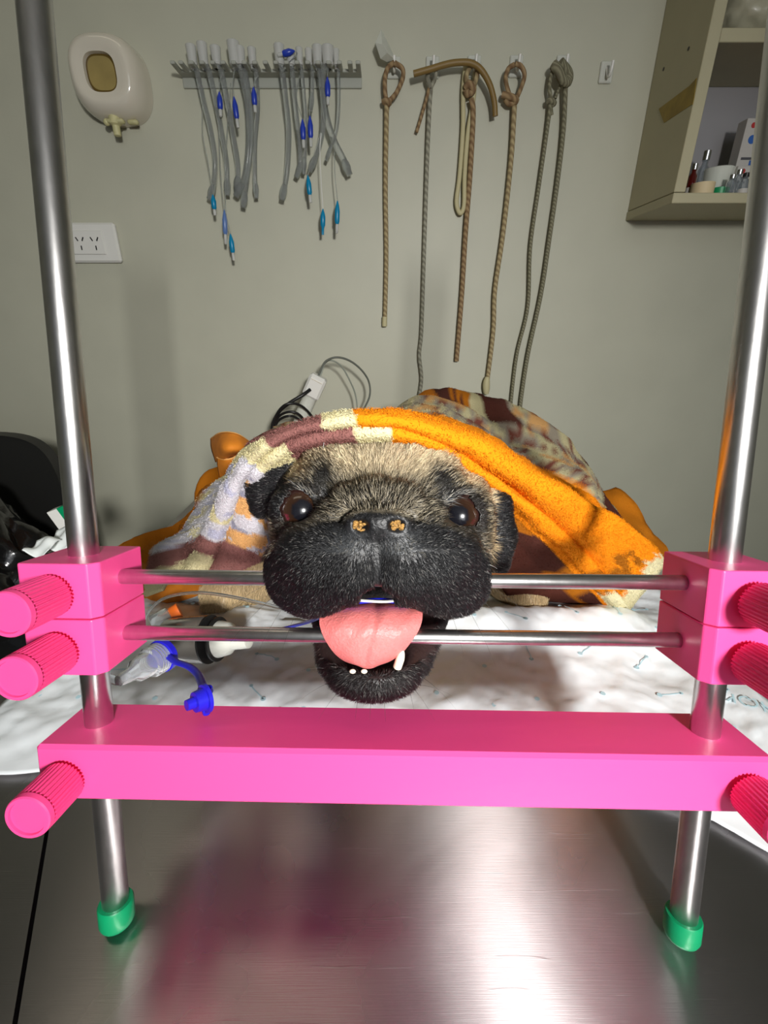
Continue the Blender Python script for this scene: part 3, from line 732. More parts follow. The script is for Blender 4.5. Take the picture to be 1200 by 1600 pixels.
# ripples in the part that hangs over the back
rip=np.sin(Ss*2.1+1)*np.clip(Rr-9.3,0,1)*0.008*(Rr<12.5); Gp=Gp+Nb*rip[...,None]
Gp[...,2]=np.maximum(Gp[...,2],TZ+0.006)
flat=Gp.reshape(-1,3)
C_or=np.array((0.93,0.29,0.008)); C_cr=np.array((0.80,0.72,0.42)); C_mv=np.array((0.30,0.13,0.115)); C_wh=np.array((0.66,0.64,0.68)); C_br=np.array((0.085,0.026,0.018))
C_gr=np.array((0.30,0.26,0.20)); C_ok=np.array((0.62,0.20,0.012)); C_pe=np.array((0.75,0.42,0.16)); C_lv=np.array((0.50,0.50,0.62))
def cloth_col(S,R,P):
    n=vnoise(P,160,21).reshape(S.shape); n2=vnoise(P,420,22).reshape(S.shape); n3=vnoise(P,90,23).reshape(S.shape)
    c=np.zeros(S.shape+(3,)); c[:]=C_or
    def put(m,col): c[m]=col
    s=S+n*0.10
    lo=R<5
    # lower roll
    put(lo&(s<8.55),C_cr); put(lo&(s<7.45),C_mv); put(lo&(s<5.35),C_cr); put(lo&(s<3.9),C_wh)
    put(lo&(s<3.6)&(n2>0.12),C_pe); put(lo&(s<3.4)&(n2<-0.22),C_lv*0.7); put(lo&(s<1.0),C_mv*0.9); put(lo&(s<2.6)&(s>1.2)&(n>0.1),C_pe)
    hi=(R>=5)&(R<9.6)
    put(hi&(s<7.7),C_cr); put(hi&(s<6.75),C_mv); put(hi&(s<5.0),C_cr); put(hi&(s<4.0),C_wh)
    put(hi&(s<4.0)&(n2>0.25),C_lv); put(hi&(s<3.7)&(n<-0.28),C_cr*0.9); put(hi&(s<0.9),C_mv*0.8); put(hi&(s<0.45),C_cr*.8)
    put((R>=2)&(R<9.6)&(s>14.62+0.12*n2),C_cr*0.9+0.1); put((R>=2)&(R<7.0)&(s>14.1)&(s<14.62)&(n2>0),C_ok*.6)
    bk=R>=9.6
    put(bk,C_gr); put(bk&(n2>0.10),C_cr*.65); put(bk&(n2<-.22),C_br*2.2); put(bk&(n>0.30),C_pe*.8)
    b2=bk&(R>10.35)
    put(b2&(s<10.9),C_cr*.75); put(b2&(s<10.55),C_ok*.7); put(b2&(s<10.35)&(np.sin(S*38+R*9)>0.2),C_br)
    put(b2&(s<9.9),C_br); put(b2&(s<9.55),C_ok); put(b2&(s>10.9)&(s<11.5),C_br)
    put(b2&(s>12.5),C_cr*.72); put(b2&(s>12.55)&(n2>0.30),C_br); put(bk&(s>12.85)&(s<13.55),C_br*1.1); put(bk&(s>13.55)&(s<13.95),C_cr*.7); put(bk&(s>13.95),C_ok*1.15)
    put(bk&(s<5.6),C_ok*0.85)
    ins=R<1.75; put(ins&(s>7.2),C_ok*.8); put(ins&(s>11)&(n3<-0.1),C_br); put((R<0.9),C_br*1.3)
    return c
cc3=cloth_col(Ss,Rr,flat)
M['fleece']=mat('fleece',(0.5,0.3,0.1),0.95,attr=True,nscale=900,bump=0.6,spec=0.1)
blk=thing('fleece_blanket','orange, cream and brown patterned fleece blanket draped over the pug like a hood','blanket',(0.02,0.40,TZ+0.003))
b=MB(); fs=[(i*nv+j,i*nv+j+1,(i+1)*nv+j+1,(i+1)*nv+j) for i in range(nu-1) for j in range(nv-1)]
b.add([tuple(p) for p in flat],fs); cl=b.build('sheet',M['fleece'],blk,cols=cc3.reshape(-1,3),autosmooth=False)
md=cl.modifiers.new('thick','SOLIDIFY'); md.thickness=0.0022; md.offset=0
# pile: short fibres on the folded front and on the back
q=Gp; A_=q[:-1,:-1];B_=q[1:,:-1];D_=q[:-1,1:]; C_c=q[1:,1:]
ar2=np.linalg.norm(np.cross(B_-A_,D_-A_),axis=2); rr2=Rr[:-1,:-1]; wt=ar2*np.where((rr2>1.6)&(rr2<9.2),1.0,np.where(rr2<10.5,0.15,0.08)); wt=wt.ravel()/wt.sum()
NP=70000; pk=rng.choice(len(wt),NP,p=wt); uu=rng.random((NP,1)); vv_=rng.random((NP,1))
f_=lambda X:X.reshape(-1,X.shape[-1])[pk]
P_=f_(A_)*(1-uu)*(1-vv_)+f_(B_)*uu*(1-vv_)+f_(D_)*(1-uu)*vv_+f_(C_c)*uu*vv_
N_=np.cross(f_(B_)-f_(A_),f_(D_)-f_(A_)); N_/=np.linalg.norm(N_,axis=1,keepdims=True)+1e-12
tocamv=np.array((0,0,CZ))-P_; sg=np.sign((tocamv*N_).sum(1,keepdims=True)); N_=N_*sg; P_=P_+N_*0.0011
cf=cc3[:-1,:-1].reshape(-1,3)[pk]*(0.75+0.5*rng.random((NP,1)))
hairs(P_,N_,rng.normal(size=(NP,3)),np.full(NP,0.0020),0.00018,np.clip(cf,0,.95),0.9,'pile',M['fleece'],blk,jit=0.8)
# turned-over corner on the left, suede side out, with its pale stitched edge
M['suede']=mat('suede_backing',srgb(196,116,22),0.8,nscale=60,bump=0.3,var=0.25)
M['stitch']=mat('pale_edge_stitch',srgb(214,160,90),0.8)
def patch(name,rows_,m,par,nu_=8,nv_=8,th=0.0018,edge=None):
    cr=[curve(r,nu_) for r in rows_]; g=[curve([c[j] for c in cr],nv_) for j in range(len(cr[0]))]
    n1=len(g);n2=len(g[0]); b=MB(); b.add([p for c in g for p in c],[(i*n2+j,i*n2+j+1,(i+1)*n2+j+1,(i+1)*n2+j) for i in range(n1-1) for j in range(n2-1)])
    o=b.build(name,m,par,autosmooth=False); md=o.modifiers.new('thick','SOLIDIFY'); md.thickness=th; md.offset=0
    if edge is not None:
        e=MB(); e.tube(cr[edge],0.0011,6); e.build('edge_stitch',M['stitch'],o)
    return o
patch('corner_fold',[[W(330,686,.40),W(345,677,.37),W(368,678,.36),W(388,690,.37),W(398,700,.39)],
                     [W(331,700,.385),W(350,700,.345),W(372,702,.345),W(392,706,.36),W(400,710,.38)],
                     [W(338,722,.38),W(352,716,.36),W(368,712,.37),W(380,714,.38),W(396,716,.38)]],M['suede'],blk,edge=0)
patch('corner_fold',[[W(340,715,.37),W(352,718,.36),W(364,716,.36),W(380,706,.37),W(398,698,.38)],
                     [W(342,735,.37),W(354,738,.36),W(366,734,.355),W(384,726,.36),W(400,712,.37)],
                     [W(350,772,.38),W(356,768,.375),W(364,760,.37),W(380,745,.37),W(402,726,.38)]],M['suede'],blk,edge=0)
patch('hanging_flap',[[W(352,760,.40),W(332,772,.41),W(316,796,.42),W(308,815,.43),W(285,833,.45),W(250,852,.47),W(214,866,.48)],
                      [W(365,800,.36),W(345,810,.37),W(335,830,.38),W(325,850,.38),W(300,870,.39),W(262,888,.40),W(214,905,.42)],
                      [W(365,880,.36),W(345,900,.37),W(330,915,.38),W(310,930,.38),W(280,940,.39),W(250,950,.39),W(212,962,.40)]],M['suede'],blk,edge=0)
# ================================================================== absorbent pad
def pad_col(P): return None
nx,ny=150,120
X=np.linspace(-0.30,0.305,nx); 
def front(x): 
    return np.interp(x,[-.31,-.25,-.18,-.12,.0,.12,.16,.20,.22,.25,.31],[.205,.204,.210,.215,.215,.205,.190,.174,.156,.150,.17])
Pv=[];
for i,x in enumerate(X):
    yf=float(front(x))
    for j in range(ny): Pv.append((x+0.002*math.sin(j*.3),yf+(0.53-yf)*(j/(ny-1)),TZ))
Pv=np.array(Pv)
def ridge(P,s,seed):
    r=np.random.default_rng(seed); t=0
    for k in range(5):
        th=r.uniform(0,PI); d=np.array((math.cos(th),math.sin(th),0))*s*r.uniform(.6,1.6); wv=P@d+1.3*np.sin(P@(d[[1,0,2]]*.5)+k)+r.uniform(0,6)
        t=t+(1-np.abs(np.sin(wv)))**2.5
    return t/5
h=0.008*ridge(Pv,26,4)+0.0055*ridge(Pv,70,5)+0.0035*ridge(Pv,170,6)
ed=np.minimum(np.clip((Pv[:,1]-front(Pv[:,0]))/0.05,0,1),np.clip((0.305-np.abs(Pv[:,0]))/0.02,0,1))
bump=0.026*np.exp(-((Pv[:,0]-0.15)/.11)**4-((Pv[:,1]-.345)/.03)**2)+0.014*np.exp(-((Pv[:,0]+0.17)/.08)**2-((Pv[:,1]-.35)/.04)**2)
Pv[:,2]=TZ+0.0022+h*(0.18+0.82*ed)+bump*ed
under=(Pv[:,1]>.42)|((np.abs(Pv[:,0])<.10)&(Pv[:,1]>.36)); Pv[:,2]=np.where(under,np.minimum(Pv[:,2],TZ+.006),Pv[:,2])
b=MB(); b.add(Pv,[(i*ny+j,(i+1)*ny+j,(i+1)*ny+j+1,i*ny+j+1) for i in range(nx-1) for j in range(ny-1)])
M['pad']=mat('pad_film',(0.83,0.88,0.91),0.38,nscale=25,bump=0.05,var=0.03,coat=0.2)
pad=thing('absorbent_pad','crinkled white and pale blue absorbent pad spread on the table under the pug','pad',(0,0.45,TZ+.001))
po=b.build('pad_sheet',M['pad'],pad,autosmooth=False); md=po.modifiers.new('thick','SOLIDIFY'); md.thickness=0.001; md.offset=1
M['print']=mat('pale_blue_print',(0.52,0.75,0.83),0.5)
def padz(x,y):
    i=(x+.30)/.605*(nx-1); i=int(min(max(i,0),nx-2)); yf=float(front(x)); j=(max(0,(y-yf)/(0.53-yf)))*(ny-1); j=int(min(max(j,0),ny-2))
    return max(Pv[i*ny+j,2],Pv[(i+1)*ny+j,2],Pv[i*ny+j+1,2],Pv[(i+1)*ny+j+1,2])+0.00115
b=MB(); rnd=random.Random(5)
def pl_line(x0,y0,x1,y1,wd=0.0005):
    d=Vector((x1-x0,y1-y0,0)); n=Vector((-d.y,d.x,0)).normalized()*wd; N=8; vs=[]
    for k in range(N+1):
        x=x0+(x1-x0)*k/N; y=y0+(y1-y0)*k/N
        for s in(-1,1): vs.append((x+n.x*s,y+n.y*s,padz(x,y)))
    b.add(vs,[(2*k,2*k+2,2*k+3,2*k+1) for k in range(N)])
def pl_dot(x,y,r):
    z=padz(x,y); b.add([(x+r*math.cos(a*PI/4),y+r*math.sin(a*PI/4),z) for a in range(8)],[tuple(range(8))])
gxs=[-.28+.045*i for i in range(13)]
for i,x in enumerate(gxs):
    for j in range(5):
        y=.225+.038*j+rnd.uniform(-.008,.008); xx=x+rnd.uniform(-.01,.01)
        if abs(xx)<.09 and y>.345: continue
        if y<front(xx)+.01: continue
        pl_dot(xx,y,.0021)
        if rnd.random()<.75:
            a=rnd.uniform(0,PI); x2=xx+.018*math.cos(a); y2=max(front(xx)+.005,y+.018*math.sin(a))
            if abs(x2)<.29: pl_line(xx,y,x2,y2); pl_dot(x2,y2,.0016)
b.build('printed_pattern',M['print'],pad,autosmooth=False)['kind']='stuff'
# lettering printed near the right edge (reads reversed, as in the photograph)
b=MB()
def stroke(pts,ox,oy,s,ang=-0.45):
    c,sn=math.cos(ang),math.sin(ang); Q=[(ox+(u*c-v*sn)*s,oy+(u*sn+v*c)*s) for u,v in pts]
    for (x0,y0),(x1,y1) in zip(Q,Q[1:]):
        d=Vector((x1-x0,y1-y0,0)); n=Vector((-d.y,d.x,0)).normalized()*0.0007; z=max(padz(x0,y0),padz(x1,y1))
        b.add([(x0-n.x,y0-n.y,z),(x1-n.x,y1-n.y,z),(x1+n.x,y1+n.y,z),(x0+n.x,y0+n.y,z)],[(0,1,2,3)])
lt=T(1132,1106); 
stroke([(0,0),(.35,.5)],lt.x,lt.y,.012); stroke([(.5,0),(.5,1)],lt.x,lt.y,.010)
stroke([(1.3+.5*math.cos(a),.5+.5*math.sin(a)) for a in np.linspace(0,2*PI,14)],lt.x,lt.y,.011)
stroke([(2.2,0),(2.2,1),(2.95,0),(2.95,1)],lt.x,lt.y,.011)
b.build('printed_letters',M['print'],pad,autosmooth=False)
# ================================================================== breathing circuit pieces
A=T(172,1062,.0)
b=MB(); M['bluecap']=mat('royal_blue_cap',(0.015,0.012,0.50),0.33)
p0=W(186,1064,.186); p1=W(256,1023,.215); dd=(p1-p0).normalized(); Ln=(p1-p0).length
cc=thing('airway_connector','clear ribbed airway connector with a royal blue cap on a strap, by the left post','connector',tuple(p0))
r=0.0084
prof=[(0,.0030),(.003,.0034),(Ln*.28,.0042),(Ln*.36,r*.78),(Ln*.62,r*.85),(Ln*.64,r)]
for k in range(5): t=Ln*(.66+.06*k); prof+=[(t,r),(t+.0008,r*1.10),(t+.0016,r*1.10),(t+.0024,r)]
prof+=[(Ln,r)]
b.lathe(p0,p1,prof,28); b.build('tube_body',M['clear'],cc)
b=MB(); b.tube(curve([p0+Vector((-.014,.004,.000)),p0+Vector((-.006,.001,.001)),p0,p0+dd*.006],5),[.0024]*16,12); b.build('side_port',M['clear'],cc)
b=MB(); b.lathe(p1-dd*.003,p1+dd,[(0,r*.95),(.0004,r*1.18),(.0038,r*1.18),(.0042,r*1.0)],28); b.build('collar',M['bluecap'],cc)
sp=curve([W(262,1024,.210),W(275,1034,.203),W(296,1042,.195),(W(310,1055,.184)),W(318,1076,.168)],8)
b=MB(); b.tube(sp,.0021,10,flat=.55); b.build('strap',M['bluecap'],cc)
b=MB(); q0=W(303,1098,.154); q1=W(324,1090,.1585)
b.lathe(q0,q1,[(-.0035,.0024),(0,.0027),(.0002,.0046),(.0045,.0052),(.0046,.0066),(.0062,.0068),(.0063,.0052),(.0072,.0040)],26); b.build('plug',M['bluecap'],cc)
b=MB(); b.box(W(326,1078,.161),(.0035,.0035,.005),bev=.001); b.box(W(322,1112,.156),(.0035,.003,.004),bev=.001); b.build('plug_tab',M['bluecap'],cc)
# smoky grey cylinder with two black rings
M['smoke']=mat('smoky_plastic',(0.20,0.19,0.17),0.12,trans=0.55,ior=1.2)
c0=W(262,1000,.286); c1=W(352,998,.279); dd=(c1-c0).normalized(); Ln=(c1-c0).length
gc=thing('breathing_adapter','smoky grey breathing tube adapter with black rings behind the lower bar','adapter',tuple(c0))
b=MB(); b.lathe(c0,c1,[(0,.010),(.001,.0165),(Ln*.70,.0182),(Ln*.72,.0172)],36); b.build('barrel',M['smoke'],gc)
for t in(.72,.86):
    b=MB(); b.lathe(c0+dd*Ln*t,c1+dd,[(0,.0160),(.0003,.0186-(t-.72)*.012),(.0016,.0186-(t-.72)*.012),(.002,.0160)],36); b.build('ring',M['black'],gc)
b=MB(); b.lathe(c0+dd*Ln*.88,c1+dd,[(0,.0140),(.002,.0140),(.010,.012),(.013,.0085),(.026,.0075),(.0265,.004)],30); b.build('outlet',M['frost'],gc)
# needle-capped vial
v0=W(238,975,.30); v1=W(277,955,.31); dd=(v1-v0).normalized()
vv2=thing('capped_vial','small clear vial with an orange cap behind the left clamp blocks','vial',tuple(v0))
b=MB(); b.lathe(v0,v1,[(0,.006),(.001,.0072),(.014,.0072),(.0155,.0055)],24); b.build('glass',M['clear'],vv2)
M['orange']=mat('orange_plastic',(0.82,0.16,0.02),0.4)
b=MB(); b.lathe(v0+dd*.0155,v1+dd,[(0,.0052),(.0005,.0058),(.007,.0064),(.0073,.0035)],20); b.build('cap',M['orange'],vv2)
# sampling line
b=MB(); b.tube(curve([W(222,1000,.285),W(226,968,.285),W(243,944,.28),W(268,931,.27),W(310,926,.26),W(355,931,.25),W(402,941,.24),W(440,950,.232),W(480,955,.218),CW(*HC(505,952,.213))],8),.0011,10)
o=b.build('sampling_line',M['vinyl'],org=tuple(W(222,1000,.285))); tag(o,'thin clear sampling line arching from the left clamp into the pug\'s mouth','tube')
# ================================================================== things on the back wall
def cr2(px,py,dy=0.01): return W(px,py,WY-dy)
# oval dispenser
ctr=W(172,122,WY-.03); 
dp=thing('oval_dispenser','white oval dispenser with a yellowed window and small spout, high on the left wall','dispenser',tuple(W(175,190,WY)))
M['gloss']=mat('glossy_white_plastic',srgb(214,208,192),0.12,coat=0.6)
def supell(cx,cz,rx,rz,y,n,p=2.6,tap=0):
    out=[]
    for k in range(n):
        a=2*PI*k/n; c,s=math.cos(a),math.sin(a)
        u=abs(c)**(2/p)*(1 if c>0 else -1); v=abs(s)**(2/p)*(1 if s>0 else -1)
        out.append(Vector((cx+rx*u*(1-tap*v*0.5),y,cz+rz*v)))
    return out
def loft(b,rings,cap0=False,cap1=False):
    n=len(rings[0]); b.add([p for r in rings for p in r],[(i*n+k,(i+1)*n+k,(i+1)*n+(k+1)%n,i*n+(k+1)%n) for i in range(len(rings)-1) for k in range(n)]
        +([tuple(range(n))] if cap0 else [])+([tuple(range((len(rings)-1)*n,len(rings)*n))[::-1]] if cap1 else []))
Ctr=W(183,135,WY); cx,cz=Ctr.x,Ctr.z; rx,rz=.0535,.051
b=MB(); Y0=WY-.0005
rings=[supell(cx,cz,rx,rz,Y0,72),supell(cx,cz,rx*.99,rz*.99,Y0-.016,72)]
for k in range(1,10):
    t=k/9*PI/2; rings.append(supell(cx,cz+.002*k/9,rx*(.70+.29*math.cos(t)),rz*(.66+.33*math.cos(t)),Y0-.016-.030*math.sin(t),72))
rings+= [supell(cx-.001,cz+.001,rx*.60,rz*.56,Y0-.0445,72),supell(cx-.001,cz+.001,rx*.43,rz*.45,Y0-.043,72,3),supell(cx-.001,cz+.001,rx*.41,rz*.43,Y0-.036,72,3)]
loft(b,rings,cap1=True); b.build('housing',M['gloss'],dp)
M['window']=mat('yellowed_window',srgb(158,140,86),0.35,nscale=40,var=0.15); M['ring']=mat('brown_seal',srgb(96,76,24),0.5)
b=MB(); loft(b,[supell(cx-.001,cz+.001,rx*.37,rz*.39,Y0-.0362,60,3),supell(cx-.001,cz+.001,rx*.36,rz*.38,Y0-.0385,60,3)],cap1=True); b.build('level_window',M['window'],dp)
b=MB(); b.tube(supell(cx-.001,cz+.001,rx*.385,rz*.405,Y0-.0365,60,3),.0018,8,closed=True); b.build('window_seal',M['ring'],dp)
b=MB(); sx=cx-.0; sz=cz-rz
b.lathe((sx,Y0-.028,sz+.006),(sx,Y0-.028,sz-1),[(0,.008),(.010,.0085),(.012,.0055),(.024,.0052),(.025,.003)],18); b.box((sx+.002,Y0-.03,sz-.001),(.026,.010,.006),bev=.002)
b.ball((sx-.012,Y0-.03,sz-.002),.0048); b.box((sx+.024,Y0-.02,sz+.001),(.016,.008,.006),bev=.002); b.build('spout',M['cream'],dp)
# mains outlet
P1=W(104,411,WY); P2=W(186,349,WY); ow=.122; ox=W(188,380,WY).x-ow/2; oz=(P1.z+P2.z)/2; oh=abs(P2.z-P1.z)
ol=thing('mains_outlet','white double power outlet plate on the wall beside the left post','outlet',(ox,WY,oz))
b=MB(); b.box((ox,WY-.005,oz),(ow,.010,oh),bev=.003); b.build('face_plate',M['white'],ol)
b=MB(); b.box((ox+.011,WY-.0108,oz),(.056,.003,oh*.60),bev=.001); b.build('socket_module',M['white'],ol)
b=MB()
for k in(-1,1):
    cx0=ox+.012+k*.0125
    for a,dx,dz in((.5,-.005,.005),(-.5,.005,.005),(0,0,-.008)):
        u=Vector((math.cos(a),0,math.sin(a))); v=Vector((-math.sin(a),0,math.cos(a)))
        b.box((cx0+dx,WY-.0125,oz+dz),(.0018,.0006,.0065),(u,Vector((0,1,0)),v))
b.build('pin_slots',M['black'],ol)
# comb rack
rk=thing('tube_rack','pale grey slotted comb rack fixed to the wall holding airway tubes','rack',(-.17,WY,CZ+.3305))
RZ=CZ+.3305; b=MB(); M['rack']=mat('rack_plastic',srgb(165,168,158),0.5)
b.box((-.171,WY-.011,RZ),(.274,.022,.004),bev=.0008); b.box((-.171,WY-.002,RZ-.006),(.274,.004,.016),bev=.0008)
b.build('back_rail',M['rack'],rk)
slotx=[]
nT=18
for k in range(nT+1):
    x=-.308+.274*k/nT; b=MB(); b.box((x+(.0035 if k==0 else -.0035 if k==nT else 0),WY-.034,RZ),(.0068,.025,.004),bev=.0008); b.build('tooth',M['rack'],rk)
# airway tubes
M['conn']=mat('milky_connector',(0.62,0.63,0.60),0.35,trans=0.25,ior=1.25)
M['cuff_d']=mat('dark_blue_balloon',(0.02,0.05,0.42),0.3); M['cuff_t']=mat('teal_balloon',(0.0,0.22,0.42),0.3); M['cuff_p']=mat('pale_blue_balloon',(0.12,0.22,0.50),0.3,trans=.2)
def c2(x,y,dy): return W(240+x*.3,40+y*.3,WY-dy)
def ett(label,conn,path,balloon=None,bcol='cuff_d',line=None,r=.0042,d=.030):
    x,y=conn; top=c2(x,y,d); t=thing('airway_tube',label,'tube',tuple(c2(x,y+90,d)),'airway tubes on the comb rack')
    base=Vector((top.x,top.y,RZ+.002)); first=c2(path[0][0],path[0][1],d)
    b=MB(); n=(top-base).normalized() if (top-base).length>.004 else Vector((0,0,1)); hh=max((top-base).length,.012)
    b.lathe(base-Vector((0,0,.004)),base+n,[(0,r*.9),(.004,r*1.0),(.0045,r*1.5),(.007,r*1.7),(.0075,r*1.5),(hh,r*1.8),(hh+.001,r*1.5)],16); b.build('connector',M['conn'],t)
    pts=[base-Vector((0,0,.002))]+[c2(px_,py_,d-(.012*i/len(path))) for i,(px_,py_) in enumerate(path)]
    b=MB(); b.tube(curve(pts,8),r,12); b.build('tube',M['vinyl'],t)
    e=pts[-1]; b=MB(); dd=(pts[-1]-pts[-2]).normalized(); b.ball(e-dd*.012,(r*1.35,r*1.35,.011),14,8,(dd.orthogonal().normalized(),dd.cross(dd.orthogonal()).normalized(),dd)); b.build('cuff',M['vinyl'],t)
    if balloon:
        (ax,ay),(bx,by)=balloon; p=c2(ax,ay,d+.008); q=c2(bx,by,d+.008); l=(q-p).length; dd=(q-p).normalized()
        b=MB(); b.lathe(p,q,[(0,.0008),(l*.15,.0028),(l*.3,.0042),(l*.62,.0040),(l*.70,.0028)],14); o=b.build('pilot_balloon',M[bcol],t)
        b=MB(); b.lathe(p+dd*l*.70,q,[(0,.0022),(l*.1,.0026),(l*.28,.0022),(l*.3,.001)],12); b.build('valve',M['conn'],o)
        lp=[c2(*q_,d+.006) for q_ in line]+[p] if line else [c2(path[1][0]+6,path[1][1],d+.004),c2((path[1][0]+ax)/2+10,(path[1][1]+ay)/2,d+.008),p]
        b=MB(); b.tube(curve(lp,8),.0008,6); b.build('pilot_line',M['vinyl'],t)
ett('leftmost airway tube on the comb rack, with a short teal balloon at its tip',(190,85),[(225,240),(262,400),(300,560),(320,700),(310,840),(288,905)],((308,880),(320,990)),'cuff_t',[(255,400),(255,560),(285,720)])
ett('second airway tube from the rack\'s left end, its pale blue balloon hanging below the others',(247,72),[(285,230),(325,400),(355,560),(380,720),(384,885)],((368,960),(376,1140)),'cuff_p',[(335,420),(345,700),(355,850)])
ett('third airway tube from the rack\'s left end, with a dark blue balloon halfway up',(318,92),[(345,210),(385,400),(412,560),(440,740),(432,870)],((342,345),(350,475)),'cuff_d',[(360,240),(345,300)])
ett('thick airway tube in the left bunch, curving left at its foot, dark blue balloon',(410,65),[(450,220),(490,400),(497,600),(475,790),(428,890)],((418,370),(440,535)),'cuff_d',[(425,210),(413,300)],r=.005)
ett('airway tube of the left bunch whose teal balloon hangs lowest of all',(445,95),[(470,220),(505,420),(508,620),(485,800),(466,950)],((400,1085),(418,1225)),'cuff_t',[(400,300),(378,650),(375,950)])
ett('last airway tube of the left bunch, straight, with a blue balloon near the rack',(508,100),[(532,230),(542,420),(528,620),(528,790),(536,900)],((520,320),(530,455)),'cuff_d',[(545,260),(530,290)],r=.0036)
ett('smoky airway tube just right of the rack\'s empty middle, blue valve lying on the rack',(650,82),[(668,230),(690,400),(704,560),(695,760),(668,910)],((735,132),(645,155)),'cuff_d',[(665,250),(700,200),(745,150)],r=.0044)
ett('airway tube second in the right bunch, frosted foot, no balloon showing',(710,112),[(722,240),(742,450),(762,620),(762,740),(742,790)],r=.0038)
ett('airway tube with a slim blue balloon beside its lower half, right bunch',(756,100),[(770,230),(790,450),(790,620),(782,775)],((775,488),(782,640)),'cuff_d',[(760,260),(745,380)],r=.0030)
ett('thin airway tube with a dark blue balloon partway down, middle of the right bunch',(805,105),[(825,230),(826,330),(822,400),(818,450)],((814,470),(820,635)),'cuff_d',[(825,400),(815,440)],r=.0030)
ett('airway tube bending left, its teal balloon just below its tip, right bunch',(850,88),[(862,230),(884,420),(878,560),(846,680),(812,760)],((803,780),(818,925)),'cuff_t',[(860,600),(830,700)])
ett('airway tube swinging right to the far tip, blue balloon under the rack',(905,90),[(880,250),(895,450),(940,600),(990,700),(1022,780)],((905,268),(908,415)),'cuff_d',[(905,200),(905,235)],r=.005)
ett('rightmost airway tube, crossing left, two teal balloons hanging from long lines',(950,108),[(962,240),(965,400),(954,540),(925,630),(898,705)],((958,912),(954,1085)),'cuff_t',[(945,560),(943,750)],r=.0026)
p=c2(882,955,.036); q=c2(881,1090,.036); l=(q-p).length
bb=thing('pilot_balloon','lone teal balloon on a thin white line, lowest under the right bunch of tubes','balloon',tuple(p))
b=MB(); b.lathe(p,q,[(0,.0008),(l*.15,.0028),(l*.3,.0042),(l*.62,.0040),(l*.72,.0024),(l,.0020)],14); b.build('balloon',M['cuff_t'],bb)
b=MB(); b.tube(curve([c2(872,560,.03),c2(866,650,.034),c2(872,800,.036),p],8),.0007,6); b.build('line',M['white'],bb)
# ropes, hooks
def c3(x,y,dy=.012): return W(560+x*.375,30+y*.375,WY-dy)
def rope_mat(n,c1,c2_,s=420):
    m=mat(n,c1,0.85,nscale=90,bump=0.3,var=0.2); nt=m.node_tree; b=nt.nodes['Principled BSDF']
    tc=nt.nodes.new('ShaderNodeTexCoord'); wv=nt.nodes.new('ShaderNodeTexWave'); wv.bands_direction='DIAGONAL'; wv.inputs['Scale'].default_value=s/6; wv.inputs['Distortion'].default_value=2
    nt.links.new(tc.outputs['Object'],wv.inputs[0]); mx=nt.nodes.new('ShaderNodeMix'); mx.data_type='RGBA'; mx.inputs[6].default_value=tuple(c1)[:3]+(1,); mx.inputs[7].default_value=tuple(c2_)[:3]+(1,)
    nt.links.new(wv.outputs['Fac'],mx.inputs[0]); nt.links.new(mx.outputs[2],b.inputs['Base Color'])
    bp=nt.nodes.new('ShaderNodeBump'); bp.inputs['Strength'].default_value=.6; bp.inputs['Distance'].default_value=.001; nt.links.new(wv.outputs['Fac'],bp.inputs['Height']); nt.links.new(bp.outputs[0],b.inputs['Normal']); return m
M['rt']=rope_mat('tan_rope',srgb(176,160,120),srgb(134,116,84)); M['rg']=rope_mat('grey_cord',srgb(160,158,140),srgb(120,118,104)); M['rb']=rope_mat('brown_cord',srgb(158,134,98),srgb(120,94,66))
M['rd']=rope_mat('olive_cord',srgb(140,137,112),srgb(104,100,80),700); M['band']=mat('tan_rubber_tubing',srgb(128,104,56),0.5); M['pale']=mat('pale_latex',srgb(188,180,140),0.6,nscale=80,bump=.2)
def hook(x,y,label):
    p=c3(x,y,0); t=thing('wall_hook',label,'hook',tuple(p),'clear adhesive hooks in a row')
    b=MB(); b.box((p.x,WY-.002,p.z),(.020,.004,.026),bev=.0012); b.build('mount',M['frost'],t)
    b=MB(); b.tube(curve([(p.x,WY-.004,p.z+.004),(p.x,WY-.012,p.z-.008),(p.x,WY-.020,p.z-.006),(p.x,WY-.023,p.z+.006)],5),.0022,8); b.build('prong',M['white'],t)
hk=[(148,205,'adhesive wall hook holding the tan cord topped by frosted plastic'),(308,205,'adhesive wall hook holding the thin grey cord'),(480,200,'adhesive wall hook where the rubber tubing rests, middle of the row'),
    (655,200,'adhesive wall hook holding the tan cord with the frayed white tip'),(848,200,'adhesive wall hook holding the long doubled olive cord'),(1030,225,'empty clear adhesive wall hook at the right end of the row')]
for h_ in hk: hook(*h_)
G_='cords hanging from the wall hooks'
def cord(name,label,segs,cat='cord',org=None):
    t=thing(name,label,cat,tuple(org or c3(*segs[0][2][0])),G_)
    for (nm,m,pts,r) in segs:
        b=MB(); b.tube(curve([c3(*p) for p in pts],8),r,10); b.build(nm,M[m],t)
    return t
t=cord('tie_cord','leftmost tan tie cord, looped on its hook, the shortest of the hanging cords',[
 ('cord','rt',[(118,345,.016),(117,400,.014),(113,700,.010),(116,1000,.010),(110,1270,.010)],.0038),
 ('loop','rb',[(150,180,.026),(122,205,.022),(110,260,.020),(118,340,.018),(150,318,.020),(172,280,.022),(186,240,.024),(182,205,.026),(150,182,.027)],.0034),
 ('knot','rb',[(104,345,.016),(118,338,.021),(128,350,.018),(112,356,.014)],.0040)])
for k,(x,y,r_) in enumerate(((185,205,.0062),(187,235,.0056),(172,190,.005))):
    pass
b=MB(); b.tube(curve([c3(110,1240,.010),c3(109,1262,.010),c3(109,1280,.010)],4),.0046,10); b.build('whipped_end',M['pale'],t)
